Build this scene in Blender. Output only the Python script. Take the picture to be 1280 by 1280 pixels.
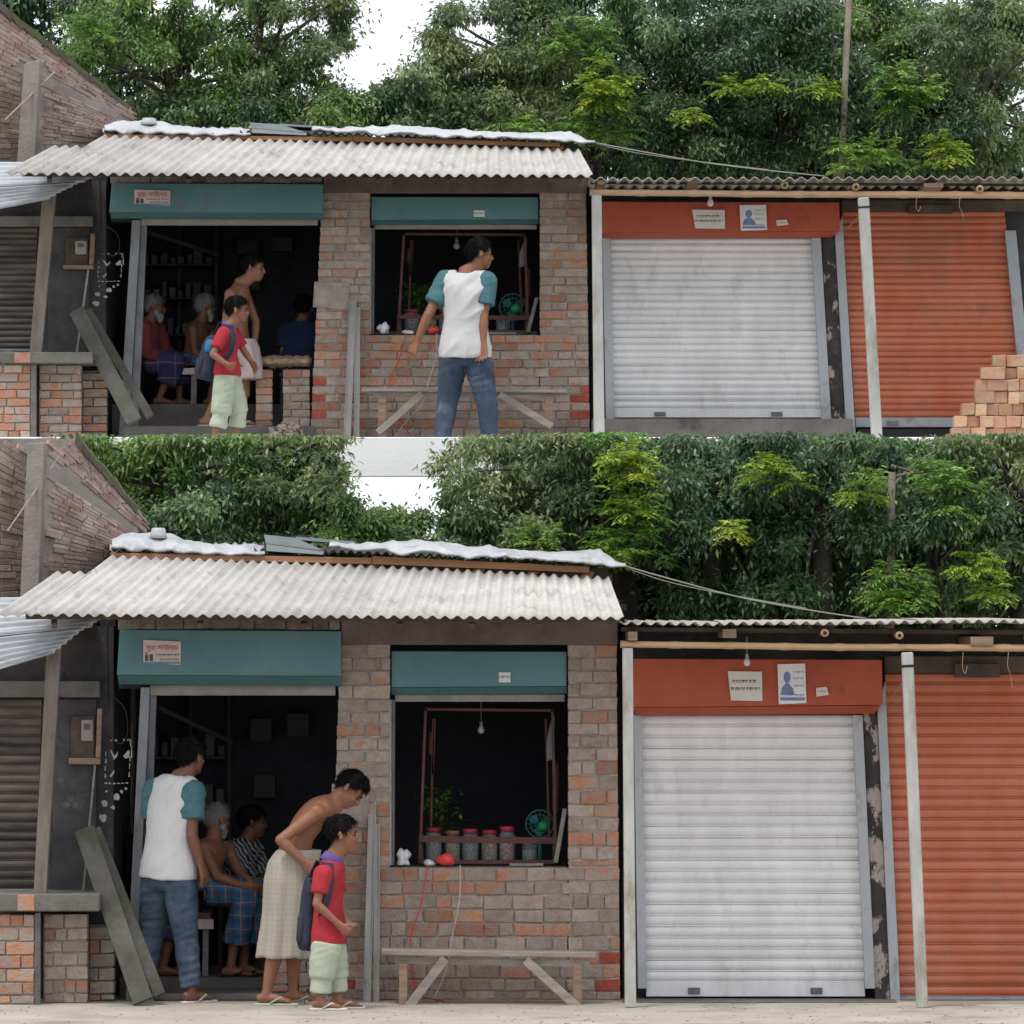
import bpy, bmesh, math, random
import numpy as np
from mathutils import Vector, Matrix, noise

for o in list(bpy.data.objects):
    bpy.data.objects.remove(o)
scene = bpy.context.scene
COL = scene.collection
R = math.radians
random.seed(7)
RNG = np.random.default_rng(11)

# ------------------------------------------------------------------ camera
DIST, SC, HORIZON, CAMZ = 45.0, 180.0, 800.0, 2.5      # metres, photo px per metre at y=0, horizon row, eye height
cam_data = bpy.data.cameras.new('camera')
cam = bpy.data.objects.new('camera', cam_data)
COL.objects.link(cam)
cam.location = (0, -DIST, CAMZ)
cam.rotation_euler = (R(90), 0, 0)
cam_data.sensor_width = 36.0
cam_data.lens = 36.0 * DIST / (1280.0 / SC)
cam_data.shift_y = (HORIZON - 640.0) / 1280.0
cam_data.clip_start = 0.5
cam_data.clip_end = 4000
scene.camera = cam

# ------------------------------------------------------------------ sky, sun, exposure
SUN_EL, SUN_AZ = 68.0, 215.0          # degrees; azimuth from +Y clockwise (205 = behind the camera, a little left)
world = bpy.data.worlds.new('World')
scene.world = world
world.use_nodes = True
wn = world.node_tree
wn.nodes.clear()
w_out = wn.nodes.new('ShaderNodeOutputWorld')
w_bg = wn.nodes.new('ShaderNodeBackground')
w_sky = wn.nodes.new('ShaderNodeTexSky')
w_sky.sky_type = 'NISHITA'
w_sky.sun_disc = False
w_sky.sun_elevation = R(SUN_EL)
w_sky.sun_rotation = R(SUN_AZ)
w_sky.air_density = 1.0
w_sky.dust_density = 4.0
w_sky.ozone_density = 1.0
w_mix = wn.nodes.new('ShaderNodeMix')
w_mix.data_type = 'RGBA'
w_mix.inputs[0].default_value = 0.75                   # thin even cloud cover over the clear sky
w_mix.inputs[7].default_value = (10.8, 11.2, 11.9, 1)
wn.links.new(w_sky.outputs[0], w_mix.inputs[6])
wn.links.new(w_mix.outputs[2], w_bg.inputs[0])
w_bg.inputs[1].default_value = 0.11
wn.links.new(w_bg.outputs[0], w_out.inputs[0])

sun_data = bpy.data.lights.new('sun', 'SUN')
sun_data.energy = 1.5
sun_data.angle = R(12)
sun_data.color = (1.0, 0.95, 0.88)
sun = bpy.data.objects.new('sun', sun_data)
COL.objects.link(sun)
_sd = Vector((math.sin(R(SUN_AZ)) * math.cos(R(SUN_EL)), math.cos(R(SUN_AZ)) * math.cos(R(SUN_EL)), math.sin(R(SUN_EL))))
sun.rotation_euler = _sd.to_track_quat('Z', 'Y').to_euler()
sun.location = (0, -10, 30)
scene.view_settings.view_transform = 'Standard'
scene.view_settings.look = 'None'
scene.view_settings.exposure = 0.40
scene.view_settings.gamma = 1.0
scene.view_settings.use_curve_mapping = False

# ------------------------------------------------------------------ helpers: places
def P(px, py, Y):
    """a point of the place, Y metres behind the lower facade"""
    s = (DIST + Y) / DIST / SC
    return Vector(((px - 640.0) * s, Y, CAMZ + (HORIZON - py) * s))

class Row:
    """one of the two rows of shops; u, v are facade coordinates shared by both rows"""
    def __init__(self, key, Y0, ax, bx, ay, by):
        self.key, self.Y0, self.ax, self.bx, self.ay, self.by = key, Y0, ax, bx, ay, by
        self.s = (DIST + Y0) / DIST / SC
        self.ux, self.vy = ax * self.s, ay * self.s         # metres per unit
        self.where = 'upper row' if key == 'U' else 'lower row'
    def uv(self, u, v):
        return self.ax * u + self.bx, self.ay * v + self.by
    def pt(self, u, v, dy=0.0):
        a, b = self.uv(u, v)
        return P(a, b, self.Y0 + dy)
    def vz(self, z, dy=0.0):                                 # v at height z
        s = (DIST + self.Y0 + dy) / DIST / SC
        return ((HORIZON - (z - CAMZ) / s) - self.by) / self.ay

UP = Row('U', 7.2, 1.0, 0.0, 1.0, 0.0)
LO = Row('L', 0.0, 1.048, 3.0, 1.565, 770.0 - 218.0 * 1.565)
UP.floor = 3.99
LO.floor = 0.0
UP.clip = 99.0
LO.clip = 4.035

# ------------------------------------------------------------------ helpers: objects
WLOC = {}
def wl(o):
    return WLOC[o.name]

def link(o, parent=None, loc=(0, 0, 0)):
    COL.objects.link(o)
    loc = Vector(loc)
    WLOC[o.name] = loc
    if parent is not None:
        o.parent = parent
        o.location = loc - wl(parent)
    else:
        o.location = loc
    return o

def tag(o, label, cat, group=None):
    o['label'] = label
    o['category'] = cat
    if group:
        o['group'] = group
    return o

def thing(name, label, cat, loc, group=None):
    o = bpy.data.objects.new(name, None)
    o.empty_display_size = 0.1
    link(o, None, loc)
    return tag(o, label, cat, group)

def mesh_of(name, verts, faces, smooth=False):
    me = bpy.data.meshes.new(name)
    me.from_pydata([tuple(v) for v in verts], [], faces)
    if smooth:
        me.polygons.foreach_set('use_smooth', [True] * len(me.polygons))
    me.update()
    return me

class MB:
    """collects shapes given in world coordinates; build() links them as one mesh"""
    def __init__(self):
        self.v, self.f = [], []
    def add(self, vs, fs):
        n = len(self.v)
        self.v += [Vector(p) for p in vs]
        self.f += [tuple(i + n for i in f) for f in fs]
        return self
    def hexa(self, q, depth):
        """q: TL,TR,BR,BL front corners (world); extruded straight back by depth metres"""
        q = [Vector(p) for p in q]
        b = [p + Vector((0, depth, 0)) for p in q]
        return self.add(q + b, [(0, 3, 2, 1), (4, 5, 6, 7), (0, 1, 5, 4), (1, 2, 6, 5), (2, 3, 7, 6), (3, 0, 4, 7)])
    def box(self, a, b):
        x0, y0, z0 = [min(a[i], b[i]) for i in range(3)]
        x1, y1, z1 = [max(a[i], b[i]) for i in range(3)]
        return self.hexa([(x0, y0, z1), (x1, y0, z1), (x1, y0, z0), (x0, y0, z0)], y1 - y0)
    def bar(self, a, b, w, t, hint=(0, 1, 0)):
        """square bar from a to b, w wide across the view, t deep"""
        a, b = Vector(a), Vector(b)
        d = (b - a).normalized()
        h = Vector(hint)
        h = (h - d * h.dot(d)).normalized()
        s = d.cross(h)
        q = []
        for c in (a, b):
            for i, j in ((-1, -1), (1, -1), (1, 1), (-1, 1)):
                q.append(c + s * (w / 2 * i) + h * (t / 2 * j))
        return self.add(q, [(0, 1, 2, 3), (7, 6, 5, 4), (0, 4, 5, 1), (1, 5, 6, 2), (2, 6, 7, 3), (3, 7, 4, 0)])
    def tube(self, pts, rad, n=10, hint=(0, 1, 0), cap=True):
        pts = [Vector(p) for p in pts]
        m = len(pts)
        if not isinstance(rad, (list, tuple)):
            rad = [rad] * m
        hints = hint if isinstance(hint, list) else [Vector(hint)] * m
        vs, fs = [], []
        for i, p in enumerate(pts):
            t = (pts[min(i + 1, m - 1)] - pts[max(i - 1, 0)])
            if t.length < 1e-9:
                t = Vector((0, 0, 1))
            t.normalize()
            h = Vector(hints[i])
            a = h - t * h.dot(t)
            if a.length < 1e-4:
                a = Vector((1, 0, 0)) - t * t.x
                if a.length < 1e-4:
                    a = Vector((0, 1, 0))
            a.normalize()
            b = t.cross(a)
            r = rad[i]
            rx, ry = r if isinstance(r, (list, tuple)) else (r, r)
            for k in range(n):
                w = 2 * math.pi * k / n
                vs.append(p + a * (rx * math.cos(w)) + b * (ry * math.sin(w)))
        for i in range(m - 1):
            for k in range(n):
                k2 = (k + 1) % n
                fs.append((i * n + k, i * n + k2, (i + 1) * n + k2, (i + 1) * n + k))
        if cap:
            fs.append(tuple(range(n - 1, -1, -1)))
            fs.append(tuple(range((m - 1) * n, m * n)))
        return self.add(vs, fs)
    def ball(self, c, r, mat=None, nu=12, nv=8):
        """ellipsoid at c; r radii; mat: 3x3 columns = local axes"""
        c = Vector(c)
        mat = mat or Matrix.Identity(3)
        r = r if isinstance(r, (list, tuple)) else (r, r, r)
        vs = [c + mat @ Vector((0, 0, r[2]))]
        for j in range(1, nv):
            ph = math.pi * j / nv
            for i in range(nu):
                th = 2 * math.pi * i / nu
                vs.append(c + mat @ Vector((r[0] * math.sin(ph) * math.cos(th), r[1] * math.sin(ph) * math.sin(th), r[2] * math.cos(ph))))
        vs.append(c + mat @ Vector((0, 0, -r[2])))
        fs = []
        for i in range(nu):
            fs.append((0, 1 + i, 1 + (i + 1) % nu))
        for j in range(nv - 2):
            for i in range(nu):
                a = 1 + j * nu + i
                b = 1 + j * nu + (i + 1) % nu
                fs.append((a, a + nu, b + nu, b))
        last = len(vs) - 1
        o = 1 + (nv - 2) * nu
        for i in range(nu):
            fs.append((last, o + (i + 1) % nu, o + i))
        return self.add(vs, fs)
    def build(self, name, mat, parent=None, smooth=False, bevel=0.0, origin=None):
        if origin is None:
            if parent is not None:
                origin = wl(parent)
            else:
                xs = [p.x for p in self.v]; ys = [p.y for p in self.v]; zs = [p.z for p in self.v]
                origin = Vector(((min(xs) + max(xs)) / 2, (min(ys) + max(ys)) / 2, min(zs)))
        origin = Vector(origin)
        me = mesh_of(name, [p - origin for p in self.v], self.f, smooth)
        if bevel > 0:
            bm = bmesh.new()
            bm.from_mesh(me)
            bmesh.ops.recalc_face_normals(bm, faces=bm.faces)
            bmesh.ops.bevel(bm, geom=list(bm.edges), offset=bevel, segments=1, affect='EDGES', profile=0.5, clamp_overlap=True)
            bm.to_mesh(me)
            bm.free()
        o = bpy.data.objects.new(name, me)
        if mat is not None:
            me.materials.append(mat)
        return link(o, parent, origin)

def quad(row, corners, dy, depth, name, mat, parent=None, bevel=0.004):
    return MB().hexa([row.pt(u, v, dy) for u, v in corners], depth).build(name, mat, parent, bevel=bevel)

def rect(row, u0, v0, u1, v1, dy, depth, name, mat, parent=None, bevel=0.004):
    return quad(row, [(u0, v0), (u1, v0), (u1, v1), (u0, v1)], dy, depth, name, mat, parent, bevel)

# ------------------------------------------------------------------ helpers: materials
def lin(c):
    return tuple(((x / 255.0) / 12.92 if x / 255.0 <= 0.04045 else ((x / 255.0 + 0.055) / 1.055) ** 2.4) for x in c) + (1,)

def mat(name, c1, c2=None, scale=10, rough=0.85, bump=0.0, bscale=None, metallic=0.0, rnd=0.0, stain=None, stain_scale=2.0, stain_lo=0.52, stain_hi=0.66, stretch=(1, 1, 1), spec=0.3, hue=0.0, coord='pos', lo=0.35, hi=0.65):
    m = bpy.data.materials.new(name)
    m.use_nodes = True
    nt = m.node_tree
    nt.nodes.clear()
    N = nt.nodes.new
    L = nt.links.new
    out = N('ShaderNodeOutputMaterial')
    b = N('ShaderNodeBsdfPrincipled')
    L(b.outputs[0], out.inputs[0])
    b.inputs['Roughness'].default_value = rough
    b.inputs['Metallic'].default_value = metallic
    b.inputs['Specular IOR Level'].default_value = spec
    if coord == 'pos':
        src = N('ShaderNodeNewGeometry').outputs['Position']
    else:
        src = N('ShaderNodeTexCoord').outputs['Object']
    mp = N('ShaderNodeMapping')
    mp.inputs['Scale'].default_value = stretch
    L(src, mp.inputs[0])
    c1 = tuple(c1) + (1,) if len(c1) == 3 else c1
    c2 = c1 if c2 is None else (tuple(c2) + (1,) if len(c2) == 3 else c2)
    nz = N('ShaderNodeTexNoise')
    nz.inputs['Scale'].default_value = scale
    nz.inputs['Detail'].default_value = 7
    nz.inputs['Roughness'].default_value = 0.65
    L(mp.outputs[0], nz.inputs['Vector'])
    mr = N('ShaderNodeMapRange')
    mr.inputs[1].default_value = lo
    mr.inputs[2].default_value = hi
    L(nz.outputs[0], mr.inputs[0])
    mx = N('ShaderNodeMix'); mx.data_type = 'RGBA'
    L(mr.outputs[0], mx.inputs[0])
    mx.inputs[6].default_value = c1
    mx.inputs[7].default_value = c2
    col = mx.outputs[2]
    if stain is not None:
        sn = N('ShaderNodeTexNoise')
        sn.inputs['Scale'].default_value = stain_scale
        sn.inputs['Detail'].default_value = 8
        sn.inputs['Roughness'].default_value = 0.7
        L(mp.outputs[0], sn.inputs['Vector'])
        sr = N('ShaderNodeMapRange')
        sr.inputs[1].default_value = stain_lo
        sr.inputs[2].default_value = stain_hi
        L(sn.outputs[0], sr.inputs[0])
        sx = N('ShaderNodeMix'); sx.data_type = 'RGBA'
        L(sr.outputs[0], sx.inputs[0])
        L(col, sx.inputs[6])
        sx.inputs[7].default_value = tuple(stain) + (1,) if len(stain) == 3 else stain
        col = sx.outputs[2]
    if rnd > 0:
        oi = N('ShaderNodeObjectInfo')
        hs = N('ShaderNodeHueSaturation')
        r1 = N('ShaderNodeMapRange')
        r1.inputs[3].default_value = 1 - rnd
        r1.inputs[4].default_value = 1 + rnd
        L(oi.outputs['Random'], r1.inputs[0])
        L(r1.outputs[0], hs.inputs['Value'])
        if hue > 0:
            r2 = N('ShaderNodeMapRange')
            r2.inputs[3].default_value = 0.5 - hue
            r2.inputs[4].default_value = 0.5 + hue
            wnz = N('ShaderNodeMath'); wnz.operation = 'FRACT'
            wm = N('ShaderNodeMath'); wm.operation = 'MULTIPLY'; wm.inputs[1].default_value = 17.3
            L(oi.outputs['Random'], wm.inputs[0]); L(wm.outputs[0], wnz.inputs[0])
            L(wnz.outputs[0], r2.inputs[0])
            L(r2.outputs[0], hs.inputs['Hue'])
        L(col, hs.inputs['Color'])
        col = hs.outputs[0]
    L(col, b.inputs['Base Color'])
    if bump > 0:
        bn = N('ShaderNodeTexNoise')
        bn.inputs['Scale'].default_value = bscale or scale * 3
        bn.inputs['Detail'].default_value = 6
        L(mp.outputs[0], bn.inputs['Vector'])
        bp = N('ShaderNodeBump')
        bp.inputs['Strength'].default_value = bump
        bp.inputs['Distance'].default_value = 0.01
        L(bn.outputs[0], bp.inputs['Height'])
        L(bp.outputs[0], b.inputs['Normal'])
    return m

M = {}
# masonry
M['brick_grey'] = mat('brick_grey', (0.27, 0.21, 0.17), (0.37, 0.31, 0.265), 14, 0.95, 0.9, 55, rnd=0.17, stain=(0.36, 0.17, 0.10), stain_scale=8, stain_lo=0.57, stain_hi=0.66, hue=0.006)
M['brick_orange'] = mat('brick_orange', (0.365, 0.150, 0.085), (0.40, 0.225, 0.15), 16, 0.95, 0.9, 55, rnd=0.20, stain=(0.29, 0.24, 0.205), stain_scale=10, stain_lo=0.48, stain_hi=0.57, hue=0.010)
M['brick_red'] = mat('brick_red', (0.30, 0.055, 0.035), (0.38, 0.10, 0.07), 16, 0.95, 0.5, 60, rnd=0.15)
M['brick_old'] = mat('brick_old', (0.30, 0.19, 0.155), (0.42, 0.34, 0.30), 6, 0.95, 0.7, 50, rnd=0.20, stain=(0.19, 0.145, 0.13), stain_scale=2.2, stain_lo=0.55, stain_hi=0.75, hue=0.01)
M['brick_loose'] = mat('brick_loose', (0.44, 0.22, 0.13), (0.48, 0.33, 0.22), 8, 0.95, 0.6, 60, rnd=0.22, stain=(0.25, 0.20, 0.16), stain_scale=5, stain_lo=0.55, stain_hi=0.7, hue=0.015)
M['mortar'] = mat('mortar', (0.26, 0.215, 0.185), (0.37, 0.32, 0.285), 12, 0.97, 0.9, 60, stain=(0.17, 0.145, 0.125), stain_scale=4, stain_lo=0.52, stain_hi=0.70)
M['mortar_old'] = mat('mortar_old', (0.24, 0.20, 0.175), (0.33, 0.285, 0.25), 9, 0.97, 0.8, 50, stain=(0.13, 0.11, 0.10), stain_scale=2.5)
M['render_brown'] = mat('render_brown', (0.115, 0.085, 0.078), (0.165, 0.125, 0.115), 4, 0.95, 0.4, 40, stain=(0.09, 0.07, 0.065), stain_scale=3)
M['concrete'] = mat('concrete', (0.30, 0.29, 0.265), (0.42, 0.40, 0.37), 6, 0.92, 0.4, 50, stain=(0.17, 0.16, 0.13), stain_scale=2.6)
M['concrete_dark'] = mat('concrete_dark', (0.105, 0.098, 0.088), (0.17, 0.158, 0.142), 6, 0.95, 0.5, 50, stain=(0.065, 0.06, 0.056), stain_scale=3)
M['old_column'] = mat('old_column', (0.20, 0.175, 0.155), (0.29, 0.26, 0.235), 5, 0.95, 0.5, 40, stain=(0.14, 0.12, 0.105), stain_scale=2.5)
M['door_rail'] = mat('door_rail', (0.13, 0.14, 0.15), (0.22, 0.23, 0.24), 5, 0.5, 0.1, 20, stain=(0.08, 0.075, 0.07), stain_scale=4, stretch=(1, 1, 0.4))
M['wall_cable'] = mat('wall_cable', (0.46, 0.43, 0.38))
M['post_white'] = mat('post_white', (0.33, 0.325, 0.305), (0.44, 0.435, 0.41), 7, 0.85, 0.3, 40, stain=(0.23, 0.205, 0.145), stain_scale=3.2, stretch=(1, 1, 0.35))
M['post_old'] = mat('post_old', (0.13, 0.112, 0.092), (0.21, 0.185, 0.155), 6, 0.92, 0.4, 40, stretch=(2, 2, 0.4))
M['moss_coping'] = mat('moss_coping', (0.065, 0.065, 0.040), (0.12, 0.105, 0.08), 9, 0.97, 0.8, 50, stain=(0.09, 0.125, 0.03), stain_scale=6, stain_lo=0.52, stain_hi=0.62)
M['white_render'] = mat('white_render', (0.80, 0.80, 0.78), (0.84, 0.84, 0.82), 3, 0.9, 0.2, 30)
M['dirt'] = mat('dirt', (0.33, 0.29, 0.24), (0.42, 0.38, 0.33), 1.6, 0.97, 0.8, 22, stain=(0.24, 0.20, 0.165), stain_scale=0.9)
M['rubble'] = mat('rubble', (0.28, 0.21, 0.18), (0.40, 0.33, 0.29), 12, 0.95, 0.5, 60)
# shop interior, its shade put into near-black base colours, and dark walls
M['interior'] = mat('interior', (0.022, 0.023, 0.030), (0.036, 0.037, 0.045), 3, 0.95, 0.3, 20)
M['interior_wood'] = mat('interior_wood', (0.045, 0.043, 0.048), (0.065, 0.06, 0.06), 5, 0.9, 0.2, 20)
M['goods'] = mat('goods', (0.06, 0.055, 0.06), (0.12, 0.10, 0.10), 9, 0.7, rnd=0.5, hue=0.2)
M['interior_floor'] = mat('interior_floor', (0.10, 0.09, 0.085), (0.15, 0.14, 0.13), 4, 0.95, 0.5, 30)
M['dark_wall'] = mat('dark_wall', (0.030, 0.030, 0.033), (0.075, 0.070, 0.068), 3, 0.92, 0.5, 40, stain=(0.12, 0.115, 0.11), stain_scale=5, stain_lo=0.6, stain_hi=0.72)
M['burnt_wall'] = mat('burnt_wall', (0.035, 0.033, 0.033), (0.07, 0.06, 0.058), 9, 0.95, 0.7, 40, stain=(0.38, 0.32, 0.29), stain_scale=6.5, stain_lo=0.53, stain_hi=0.57, stretch=(1, 1, 0.6))
# metal and paint
M['teal'] = mat('teal', (0.078, 0.180, 0.195), (0.105, 0.220, 0.230), 2.0, 0.5, 0.5, 2.2, stain=(0.12, 0.13, 0.115), stain_scale=4, stain_lo=0.60, stain_hi=0.74, stretch=(1, 1, 0.6))
M['teal_dark'] = mat('teal_dark', (0.055, 0.13, 0.14), (0.07, 0.155, 0.165), 3, 0.6, 0.1, 5)
M['orange_paint'] = mat('orange_paint', (0.33, 0.062, 0.028), (0.40, 0.085, 0.040), 2.5, 0.6, 0.5, 2.0, stain=(0.20, 0.05, 0.03), stain_scale=4, stain_lo=0.60, stain_hi=0.75, stretch=(1, 1, 0.5))
M['orange_slat'] = mat('orange_slat', (0.42, 0.112, 0.055), (0.44, 0.16, 0.098), 2.2, 0.62, 0.06, 30, rnd=0.08, stain=(0.30, 0.125, 0.082), stain_scale=2.4, stain_lo=0.54, stain_hi=0.78, stretch=(1.4, 1, 0.8))
M['white_slat'] = mat('white_slat', (0.60, 0.595, 0.59), (0.70, 0.695, 0.69), 2.0, 0.55, 0.05, 30, rnd=0.05, stain=(0.44, 0.415, 0.39), stain_scale=2.6, stain_lo=0.56, stain_hi=0.80, stretch=(2.2, 1, 0.9))
M['brown_slat'] = mat('brown_slat', (0.038, 0.032, 0.029), (0.105, 0.088, 0.076), 4, 0.7, 0.2, 30, rnd=0.2, stretch=(0.6, 1, 3))
M['rail_grey'] = mat('rail_grey', (0.30, 0.32, 0.34), (0.37, 0.385, 0.40), 5, 0.5, 0.1, 20, stain=(0.20, 0.185, 0.17), stain_scale=5, stain_lo=0.56, stain_hi=0.7, stretch=(1, 1, 0.5))
M['rail_dark'] = mat('rail_dark', (0.10, 0.105, 0.115), (0.17, 0.175, 0.19), 5, 0.5, 0.1, 20)
M['blue_grey'] = mat('blue_grey', (0.24, 0.27, 0.29), (0.32, 0.34, 0.36), 5, 0.6, 0.1, 20, stain=(0.2, 0.16, 0.13), stain_scale=5)
M['beige_bar'] = mat('beige_bar', (0.20, 0.185, 0.16), (0.28, 0.26, 0.225), 6, 0.7, 0.2, 30)
M['rust'] = mat('rust', (0.105, 0.045, 0.042), (0.15, 0.07, 0.06), 12, 0.8, 0.2, 40)
M['asbestos'] = mat('asbestos', (0.36, 0.345, 0.325), (0.46, 0.445, 0.42), 5, 0.92, 0.4, 40, rnd=0.13, stain=(0.22, 0.20, 0.18), stain_scale=6, stain_lo=0.54, stain_hi=0.74)
M['tin'] = mat('tin', (0.34, 0.36, 0.39), (0.45, 0.47, 0.50), 3, 0.5, 0.05, 20, metallic=0.1, rnd=0.06, stain=(0.22, 0.22, 0.22), stain_scale=4, stain_lo=0.52, stain_hi=0.7, stretch=(0.5, 1, 3))
M['tin_grey'] = mat('tin_grey', (0.20, 0.235, 0.24), (0.28, 0.315, 0.32), 3, 0.5, 0.05, 20, metallic=0.3, rnd=0.05)
M['old_sheet'] = mat('old_sheet', (0.30, 0.275, 0.245), (0.42, 0.39, 0.35), 5, 0.9, 0.3, 30, rnd=0.1)
M['gap_shade_sheet'] = mat('gap_shade_sheet', (0.03, 0.028, 0.027), (0.055, 0.05, 0.047), 5, 0.8, 0.2, 30)  # near-black colour carries the shade of the gap below the plastic sheeting
M['tarp'] = mat('tarp', (0.34, 0.355, 0.37), (0.44, 0.45, 0.46), 3, 0.4, 0.5, 9, stain=(0.22, 0.22, 0.21), stain_scale=5, stain_lo=0.55, stain_hi=0.72)
# wood, bamboo
M['wood_fascia'] = mat('wood_fascia', (0.26, 0.125, 0.062), (0.34, 0.185, 0.10), 5, 0.8, 0.3, 40, stretch=(0.4, 1, 6), rnd=0.1)
M['wood_grey'] = mat('wood_grey', (0.19, 0.165, 0.14), (0.30, 0.27, 0.235), 6, 0.9, 0.4, 50, stretch=(0.6, 4, 4), rnd=0.12)
M['wood_brown'] = mat('wood_brown', (0.16, 0.105, 0.07), (0.26, 0.18, 0.125), 6, 0.85, 0.4, 50, stretch=(0.5, 4, 4), rnd=0.12)
M['wood_green'] = mat('wood_green', (0.060, 0.058, 0.050), (0.105, 0.10, 0.088), 5, 0.9, 0.4, 50, rnd=0.1, stain=(0.055, 0.066, 0.036), stain_scale=3)
M['wood_dark'] = mat('wood_dark', (0.055, 0.042, 0.034), (0.10, 0.078, 0.062), 6, 0.9, 0.3, 40)
M['wood_slab'] = mat('wood_slab', (0.20, 0.145, 0.10), (0.36, 0.27, 0.185), 22, 0.9, 0.9, 45)
M['bamboo'] = mat('bamboo', (0.36, 0.225, 0.12), (0.46, 0.315, 0.19), 6, 0.7, 0.2, 30, stretch=(0.4, 3, 3), rnd=0.1, stain=(0.24, 0.155, 0.09), stain_scale=6)
M['bark'] = mat('bark', (0.035, 0.030, 0.025), (0.075, 0.064, 0.052), 9, 0.95, 0.8, 30)
M['bark_pale'] = mat('bark_pale', (0.13, 0.11, 0.088), (0.21, 0.18, 0.145), 9, 0.95, 0.8, 30)
# small stuff
M['paper'] = mat('paper', (0.56, 0.52, 0.47), (0.63, 0.59, 0.53), 5, 0.9)
M['paper_white'] = mat('paper_white', (0.62, 0.61, 0.60), (0.68, 0.67, 0.66), 6, 0.9)
M['paper_pink'] = mat('paper_pink', (0.55, 0.44, 0.42), (0.60, 0.50, 0.48), 6, 0.9)
M['ink_blue'] = mat('ink_blue', (0.12, 0.17, 0.33), (0.19, 0.25, 0.42), 14, 0.9)
M['ink_dark'] = mat('ink_dark', (0.09, 0.085, 0.10))
M['ink_red'] = mat('ink_red', (0.42, 0.05, 0.035))
M['paint_white'] = mat('paint_white', (0.28, 0.28, 0.28), (0.45, 0.45, 0.45), 30, 0.8)
M['red_plastic'] = mat('red_plastic', (0.62, 0.05, 0.05), (0.70, 0.09, 0.08), 8, 0.4, 0.2, 20)
M['red_cable'] = mat('red_cable', (0.55, 0.05, 0.04))
M['white_cable'] = mat('white_cable', (0.24, 0.235, 0.22))
M['black'] = mat('black', (0.012, 0.012, 0.013), rough=0.6)
M['green_plastic'] = mat('green_plastic', (0.02, 0.38, 0.12), rough=0.4)
M['teal_plastic'] = mat('teal_plastic', (0.05, 0.22, 0.20), rough=0.35)
M['bag_white'] = mat('bag_white', (0.60, 0.61, 0.62), (0.70, 0.71, 0.72), 10, 0.35, 0.3, 20)
M['lid_red'] = mat('lid_red', (0.38, 0.03, 0.06), (0.46, 0.05, 0.09), 6, 0.45, rnd=0.2)
M['lid_brown'] = mat('lid_brown', (0.32, 0.14, 0.06), rough=0.5)
M['sweet_a'] = mat('sweet_a', (0.40, 0.10, 0.14), (0.52, 0.44, 0.38), 60, 0.7, lo=0.45, hi=0.55)
M['sweet_b'] = mat('sweet_b', (0.22, 0.15, 0.10), (0.45, 0.36, 0.26), 60, 0.7, lo=0.45, hi=0.55)
M['sweet_c'] = mat('sweet_c', (0.30, 0.31, 0.30), (0.16, 0.17, 0.20), 60, 0.7, lo=0.45, hi=0.55)

def glass_mat(name, col, alpha):
    m = bpy.data.materials.new(name)
    m.use_nodes = True
    b = m.node_tree.nodes['Principled BSDF']
    b.inputs['Base Color'].default_value = col + (1,)
    b.inputs['Roughness'].default_value = 0.06
    b.inputs['Alpha'].default_value = alpha
    b.inputs['Specular IOR Level'].default_value = 0.7
    return m
M['glass'] = glass_mat('glass', (0.55, 0.6, 0.6), 0.22)
M['bulb_glass'] = glass_mat('bulb_glass', (0.72, 0.70, 0.66), 0.75)

def leaf_mat(name, dark, mid, light):
    m = bpy.data.materials.new(name)
    m.use_nodes = True
    nt = m.node_tree
    nt.nodes.clear()
    N, L = nt.nodes.new, nt.links.new
    out = N('ShaderNodeOutputMaterial')
    b = N('ShaderNodeBsdfPrincipled')
    b.inputs['Roughness'].default_value = 0.38
    b.inputs['Specular IOR Level'].default_value = 0.55
    tr = N('ShaderNodeBsdfTranslucent')
    mx = N('ShaderNodeMixShader')
    mx.inputs[0].default_value = 0.36
    at = N('ShaderNodeAttribute')
    at.attribute_name = 'hue'
    rp = N('ShaderNodeValToRGB')
    e = rp.color_ramp.elements
    e[0].position = 0.0; e[0].color = dark + (1,)
    e[1].position = 1.0; e[1].color = light + (1,)
    k = e.new(0.55); k.color = mid + (1,)
    L(at.outputs['Fac'], rp.inputs[0])
    L(rp.outputs[0], b.inputs['Base Color'])
    L(rp.outputs[0], tr.inputs[0])
    L(b.outputs[0], mx.inputs[1]); L(tr.outputs[0], mx.inputs[2]); L(mx.outputs[0], out.inputs[0])
    return m
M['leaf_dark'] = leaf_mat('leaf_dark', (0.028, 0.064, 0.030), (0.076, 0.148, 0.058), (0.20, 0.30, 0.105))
M['leaf_mid'] = leaf_mat('leaf_mid', (0.050, 0.108, 0.028), (0.135, 0.24, 0.056), (0.29, 0.40, 0.09))
M['leaf_grey'] = leaf_mat('leaf_grey', (0.055, 0.096, 0.038), (0.14, 0.205, 0.074), (0.31, 0.34, 0.14))
M['leaf_bright'] = leaf_mat('leaf_bright', (0.07, 0.17, 0.03), (0.17, 0.33, 0.05), (0.32, 0.44, 0.08))
M['leaf_lime'] = leaf_mat('leaf_lime', (0.13, 0.23, 0.025), (0.30, 0.42, 0.045), (0.52, 0.54, 0.07))  # young lime leaves, colour raised to imitate sunlit patches

# ================================================================== the setting
def structure(o):
    o['kind'] = 'structure'
    return o
gm = MB()
gm.add([(-1500, -900, 0), (1500, -900, 0), (1500, 2500, 0), (-1500, 2500, 0)], [(0, 1, 2, 3)])
structure(gm.build('ground', M['dirt'], origin=(0, 0, 0)))

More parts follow.
